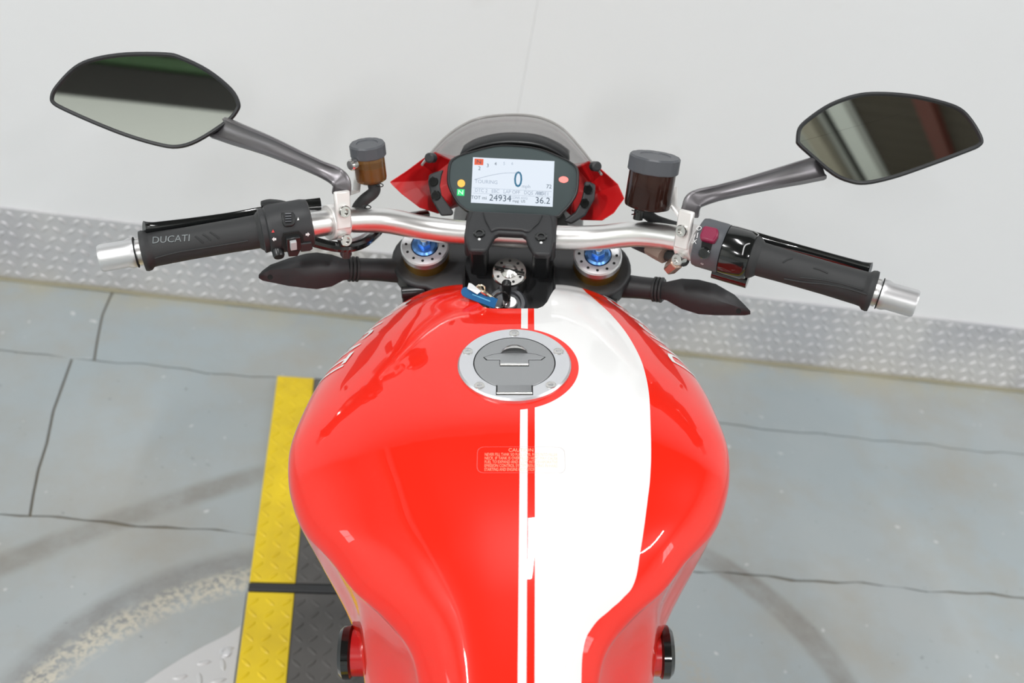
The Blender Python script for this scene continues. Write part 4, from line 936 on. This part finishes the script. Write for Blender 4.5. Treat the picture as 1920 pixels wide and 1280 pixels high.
# ---- ignition switch and key ------------------------------------------------------
ig = at(950, 568, Z=.905); igd = V((0, -.42, .9)).normalized()
lk = obj('ignition_lock', lathe(new(), [(.024, -.03), (.024, -.004), (.021, 0), (.017, 0), (.016, -.004), (0, -.004)], ig, igd, 36), M_grey, bike, ang=30, label='ignition lock in front of the tank')
obj('lock_barrel', lathe(new(), [(.0085, -.006), (.0085, .002), (.007, .003), (0, .003)], ig + V((.004, 0, 0)), igd, 24), M_satin, lk, ang=30)
key = empty('ignition_key', BIKE @ Matrix.Translation(ig)); tag(key, 'ignition key with blue tag hanging from the lock before the tank', 'key')
KI = Matrix.Translation(-ig)
kx = V((1, 0, 0)); kb = ig + igd * .004
obj('key_head', prism(new(), [kb + kx * u + igd * v for u, v in ((-.0045, 0), (.0045, 0), (.0050, .014), (.0055, .030), (.003, .035), (-.003, .035), (-.0055, .030), (-.0050, .014))], igd.cross(kx) * .009), M_sblack, key, matrix=KI, bevel=.002)
bm = new(); c_ = at(938, 562, Z=.918); tube(bm, [c_ + V((.0105 * math.cos(t), .004 * math.cos(t), .0105 * math.sin(t))) for t in [k * math.pi / 8 for k in range(17)]], .0009, 6, 2); obj('split_ring', bm, M_steel, key, matrix=KI)
bm = new(); tube(bm, [at(897, 538, Z=.944), at(902, 545, Z=.943), at(912, 551, Z=.94), at(922, 557, Z=.935), at(930, 562, Z=.93)], [.0035, .0022, .0028, .0022, .0026], 8, 4); obj('swivel_clip', bm, M_brass, key, matrix=KI)
c_ = at(901, 542, Z=.945); bm = new(); tube(bm, [c_ + V((.005 * math.cos(t), .001, .005 * math.sin(t))) for t in [k * math.pi / 6 for k in range(13)]], .0010, 6, 2); obj('clip_ring', bm, M_brass, key, matrix=KI)
tg0, tg1 = at(874, 548, Z=.942), at(930, 570, Z=.930); td = (tg1 - tg0).normalized(); tn = V((-.15, -.55, .82)); tn = (tn - td * tn.dot(td)).normalized(); tw = tn.cross(td)
L = (tg1 - tg0).length
tagp = []
for k in range(7): an = math.pi / 2 + math.pi * k / 6; tagp.append(tg0 + td * (.006 * math.cos(an)) + tw * (.006 * math.sin(an)))
tagp += [tg0 + td * L - tw * .006, tg0 + td * L + tw * .006]
kt = obj('key_tag', prism(new(), tagp, tn * .0018), M_tagblue, key, matrix=KI, bevel=.0005, label='blue plastic tag')
bm = new(); box(bm, tg0 + td * L * .5 + tn * .002, td, tw, tn, L * .6, .0012, .0003)
obj('tag_print', bm, mat('tag_print', (.10, .38, .62), .4), kt, matrix=KI, smooth=False)
pp = [at(879, 531, Z=.950), at(884, 532, Z=.950), at(902, 546, Z=.944), at(895, 552, Z=.942), at(876, 541, Z=.946)]
obj('paper_slip', prism(new(), pp, V((0, -.0003, .0008))), M_silverpaper, key, matrix=KI, smooth=False)

# ---- frame plugs beside the tank tail ---------------------------------------------
for s, (x, y) in ((-1, (661, 1222)), (1, (1237, 1222))):
    p = at(x, y, Z=.715); p.x = s * abs(p.x)
    bm = new(); lathe(bm, [(.0235, -.075), (.0235, 0)], p, V((s, 0, 0)), 32); o = obj('frame_boss', bm, M_dred, bike, label='red frame boss with black plug')
    bm = new(); lathe(bm, [(.0238, -.001), (.0262, .001), (.0262, .008), (.022, .012), (0, .013)], p, V((s, 0, 0)), 32); obj('rubber_plug', bm, M_gblack, o, ang=30)

# ---- rest of the machine below and behind ------------------------------------------
def bt(name, pts, r, M, st=False, n=1, lab=None):
    bm = new(); tube(bm, pts, r, 12, 6, smooth=n > 1); return obj(name, bm, M, bike, st=st, label=lab)
# trellis frame
for s in (-1, 1):
    A_ = [(s * .045, .20, .84), (s * .115, -.02, .665), (s * .125, -.30, .70), (s * .12, -.55, .74)]
    bt('frame_rail', A_, .016, M_dred, n=2)
    bt('frame_tube', [(s * .045, .24, .72), (s * .115, -.02, .665)], .013, M_dred); bt('frame_tube', [(s * .045, .245, .71), (s * .12, .0, .50)], .013, M_dred)
    bt('frame_tube', [(s * .115, -.02, .66), (s * .12, .0, .50)], .012, M_dred); bt('frame_tube', [(s * .125, -.30, .69), (s * .12, -.2, .48)], .013, M_dred)
# engine: crankcase, two cylinders, covers
eng = obj('engine', prism(new(), [V((-.14, y, z)) for y, z in ((.22, .36), (.10, .52), (-.12, .55), (-.34, .50), (-.40, .36), (-.30, .22), (.05, .20))], (.28, 0, 0)), M_eng, bike, bevel=.02, bseg=3, label='grey twin cylinder engine')
obj('cylinder', box(new(), (0, .20, .47), (1, 0, 0), (0, .85, .5), (0, -.5, .85), .19, .24, .17), M_eng, eng, bevel=.015); obj('cylinder', box(new(), (0, -.08, .60), (1, 0, 0), (0, .3, .95), (0, -.95, .3), .19, .16, .17), M_eng, eng, bevel=.015)
for s in (-1, 1): obj('engine_cover', lathe(new(), [(.10, 0), (.10, .02), (.085, .035), (0, .037)], V((s * .138, -.2, .36)), V((s, 0, 0)), 36), M_eng, eng, ang=30)
obj('airbox', box(new(), (0, -.05, .70), (1, 0, 0), (0, 1, 0), (0, 0, 1), .22, .42, .10), M_black, bike, bevel=.02)
obj('radiator', box(new(), (0, .33, .55), (1, 0, 0), (0, -.35, .93), (0, .93, .35), .30, .26, .035), M_sblack, bike, bevel=.004)
# wheels
def wheel(c, wdt, rim_r, tyre_r, name, st, lab):
    bm = new(); prof = []
    hw_ = wdt / 2
    sec = [(rim_r, -hw_ * .8), (rim_r + .03, -hw_), (tyre_r - .035, -hw_ * .95), (tyre_r - .012, -hw_ * .6), (tyre_r, 0), (tyre_r - .012, hw_ * .6), (tyre_r - .035, hw_ * .95), (rim_r + .03, hw_), (rim_r, hw_ * .8)]
    rows_ = []
    for k in range(64):
        an = 2 * math.pi * k / 64; rows_.append([V((t, c[1] + r * math.cos(an), c[2] + r * math.sin(an))) for r, t in sec])
    rows_.append(rows_[0]); grid(bm, rows_, close_u=True); bmesh.ops.remove_doubles(bm, verts=bm.verts, dist=1e-6)
    o = obj(name, bm, M_tyre, bike, st=st, label=lab)
    bm = new(); rows_ = []
    for k in range(65):
        an = 2 * math.pi * (k % 64) / 64; rows_.append([V((t, c[1] + r * math.cos(an), c[2] + r * math.sin(an))) for r, t in ((rim_r + .004, -hw_ * .82), (rim_r - .012, -hw_ * .8), (rim_r - .02, 0), (rim_r - .012, hw_ * .8), (rim_r + .004, hw_ * .82))])
    grid(bm, rows_, close_u=True); bmesh.ops.remove_doubles(bm, verts=bm.verts, dist=1e-6); rim = obj('rim', bm, M_sblack, o, st=st)
    for k in range(10):
        an = 2 * math.pi * k / 10 + (.12 if k % 2 else -.12); bm = new(); tube(bm, [V((0, c[1] + .03 * math.cos(an), c[2] + .03 * math.sin(an))), V((0, c[1] + (rim_r - .01) * math.cos(an), c[2] + (rim_r - .01) * math.sin(an)))], .011, 8, smooth=False); obj('spoke', bm, M_sblack, o, st=st)
    bm = new(); lathe(bm, [(.035, -.06), (.035, .06)], V(c), (1, 0, 0), 24); obj('hub', bm, M_sblack, o, st=st)
    for s in ((-1, 1) if name == 'front_wheel' else (1,)):
        bm = new(); grid(bm, [[V((s * .068 + t, c[1] + r * math.cos(2 * math.pi * k / 48), c[2] + r * math.sin(2 * math.pi * k / 48))) for r, t in ((.10, 0), (.16, 0), (.16, .005), (.10, .005))] for k in list(range(48)) + [0]], close_u=True); bmesh.ops.remove_doubles(bm, verts=bm.verts, dist=1e-6); obj('brake_disc', bm, M_steel, o, st=st, ang=25)
    return o
YA = .515
wheel((0, YA, .2995), .12, .2159, .2985, 'front_wheel', True, 'front wheel with black rim'); wheel((0, -.995, .33), .19, .2159, .33, 'rear_wheel', False, 'rear wheel with black rim')
bm = new(); rows_ = []
for k in range(15):
    an = math.radians(40 + 110 * k / 14); rows_.append([V((x, YA + r * math.cos(an), .2995 + r * math.sin(an))) for x, r in ((-.07, .285), (-.055, .318), (0, .330), (.055, .318), (.07, .285))])
grid(bm, rows_); o = obj('front_mudguard', bm, M_red, bike, st=True); sm = o.modifiers.new('s', 'SOLIDIFY'); sm.thickness = .003
# seat and tail
SEC = [(-.335, .055, .785), (-.40, .085, .795), (-.50, .115, .80), (-.62, .135, .805), (-.72, .12, .83), (-.80, .10, .87), (-.95, .085, .89), (-1.08, .05, .90)]
rows_ = []
for y, hw_, z in SEC: rows_.append([V((hw_ * math.cos(a), y, z - .055 + .055 * math.sin(a) ** .7 if math.sin(a) > 0 else z - .055)) for a in [math.pi * k / 12 for k in range(13)]] + [V((-hw_ * .8, y, z - .09)), V((hw_ * .8, y, z - .09))])
bm = new(); vs_ = grid(bm, rows_, close_u=True); bm.faces.new(vs_[0]); bm.faces.new(vs_[-1]); obj('seat', bm, M_seat, bike, ang=50, label='black vinyl seat')
rows_ = [[V((x * k, y, z)) for x, z in ((-1, zt - .06), (-.8, zt - .13), (.8, zt - .13), (1, zt - .06))] for y, k, zt in ((-.45, .11, .80), (-.7, .12, .83), (-.95, .08, .89), (-1.10, .045, .90))]
bm = new(); vs_ = grid(bm, rows_, close_u=True); bm.faces.new(vs_[0]); bm.faces.new(vs_[-1]); obj('tail_cover', bm, M_red, bike, ang=40)
for s in (-1, 1): bt('swingarm', [(s * .10, -.33, .40), (s * .115, -.7, .37), (s * .115, -.995, .33)], .028, M_sblack, n=2)
bt('exhaust', [(.0, .25, .33), (.05, .22, .20), (.10, -.1, .17), (.15, -.4, .24), (.17, -.6, .33)], .024, M_satin, n=2)
bm = new(); lathe(bm, [(.03, 0), (.055, .03), (.055, .28), (.045, .31), (.025, .31)], V((.175, -.58, .32)), V((.05, -.9, .42)), 28); obj('silencer', bm, M_satin, bike, ang=30)
# side stand on the left reaches the platform
inv = BIKE.inverted(); foot = inv @ V((-.27, -.30, PLAT + .004))
bt('side_stand', [(-.10, -.22, .33), foot + V((.012, 0, .022))], .011, M_sblack); obj('stand_foot', box(new(), foot + V((0, 0, .003)), (1, 0, -.166), (0, 1, 0), (.166, 0, 1), .05, .07, .008), M_sblack, bike)
bt('chain_hose', [(-.12, -.24, .69), (-.15, -.27, .64), (-.15, -.26, .52)], .02, M_rub, n=2)
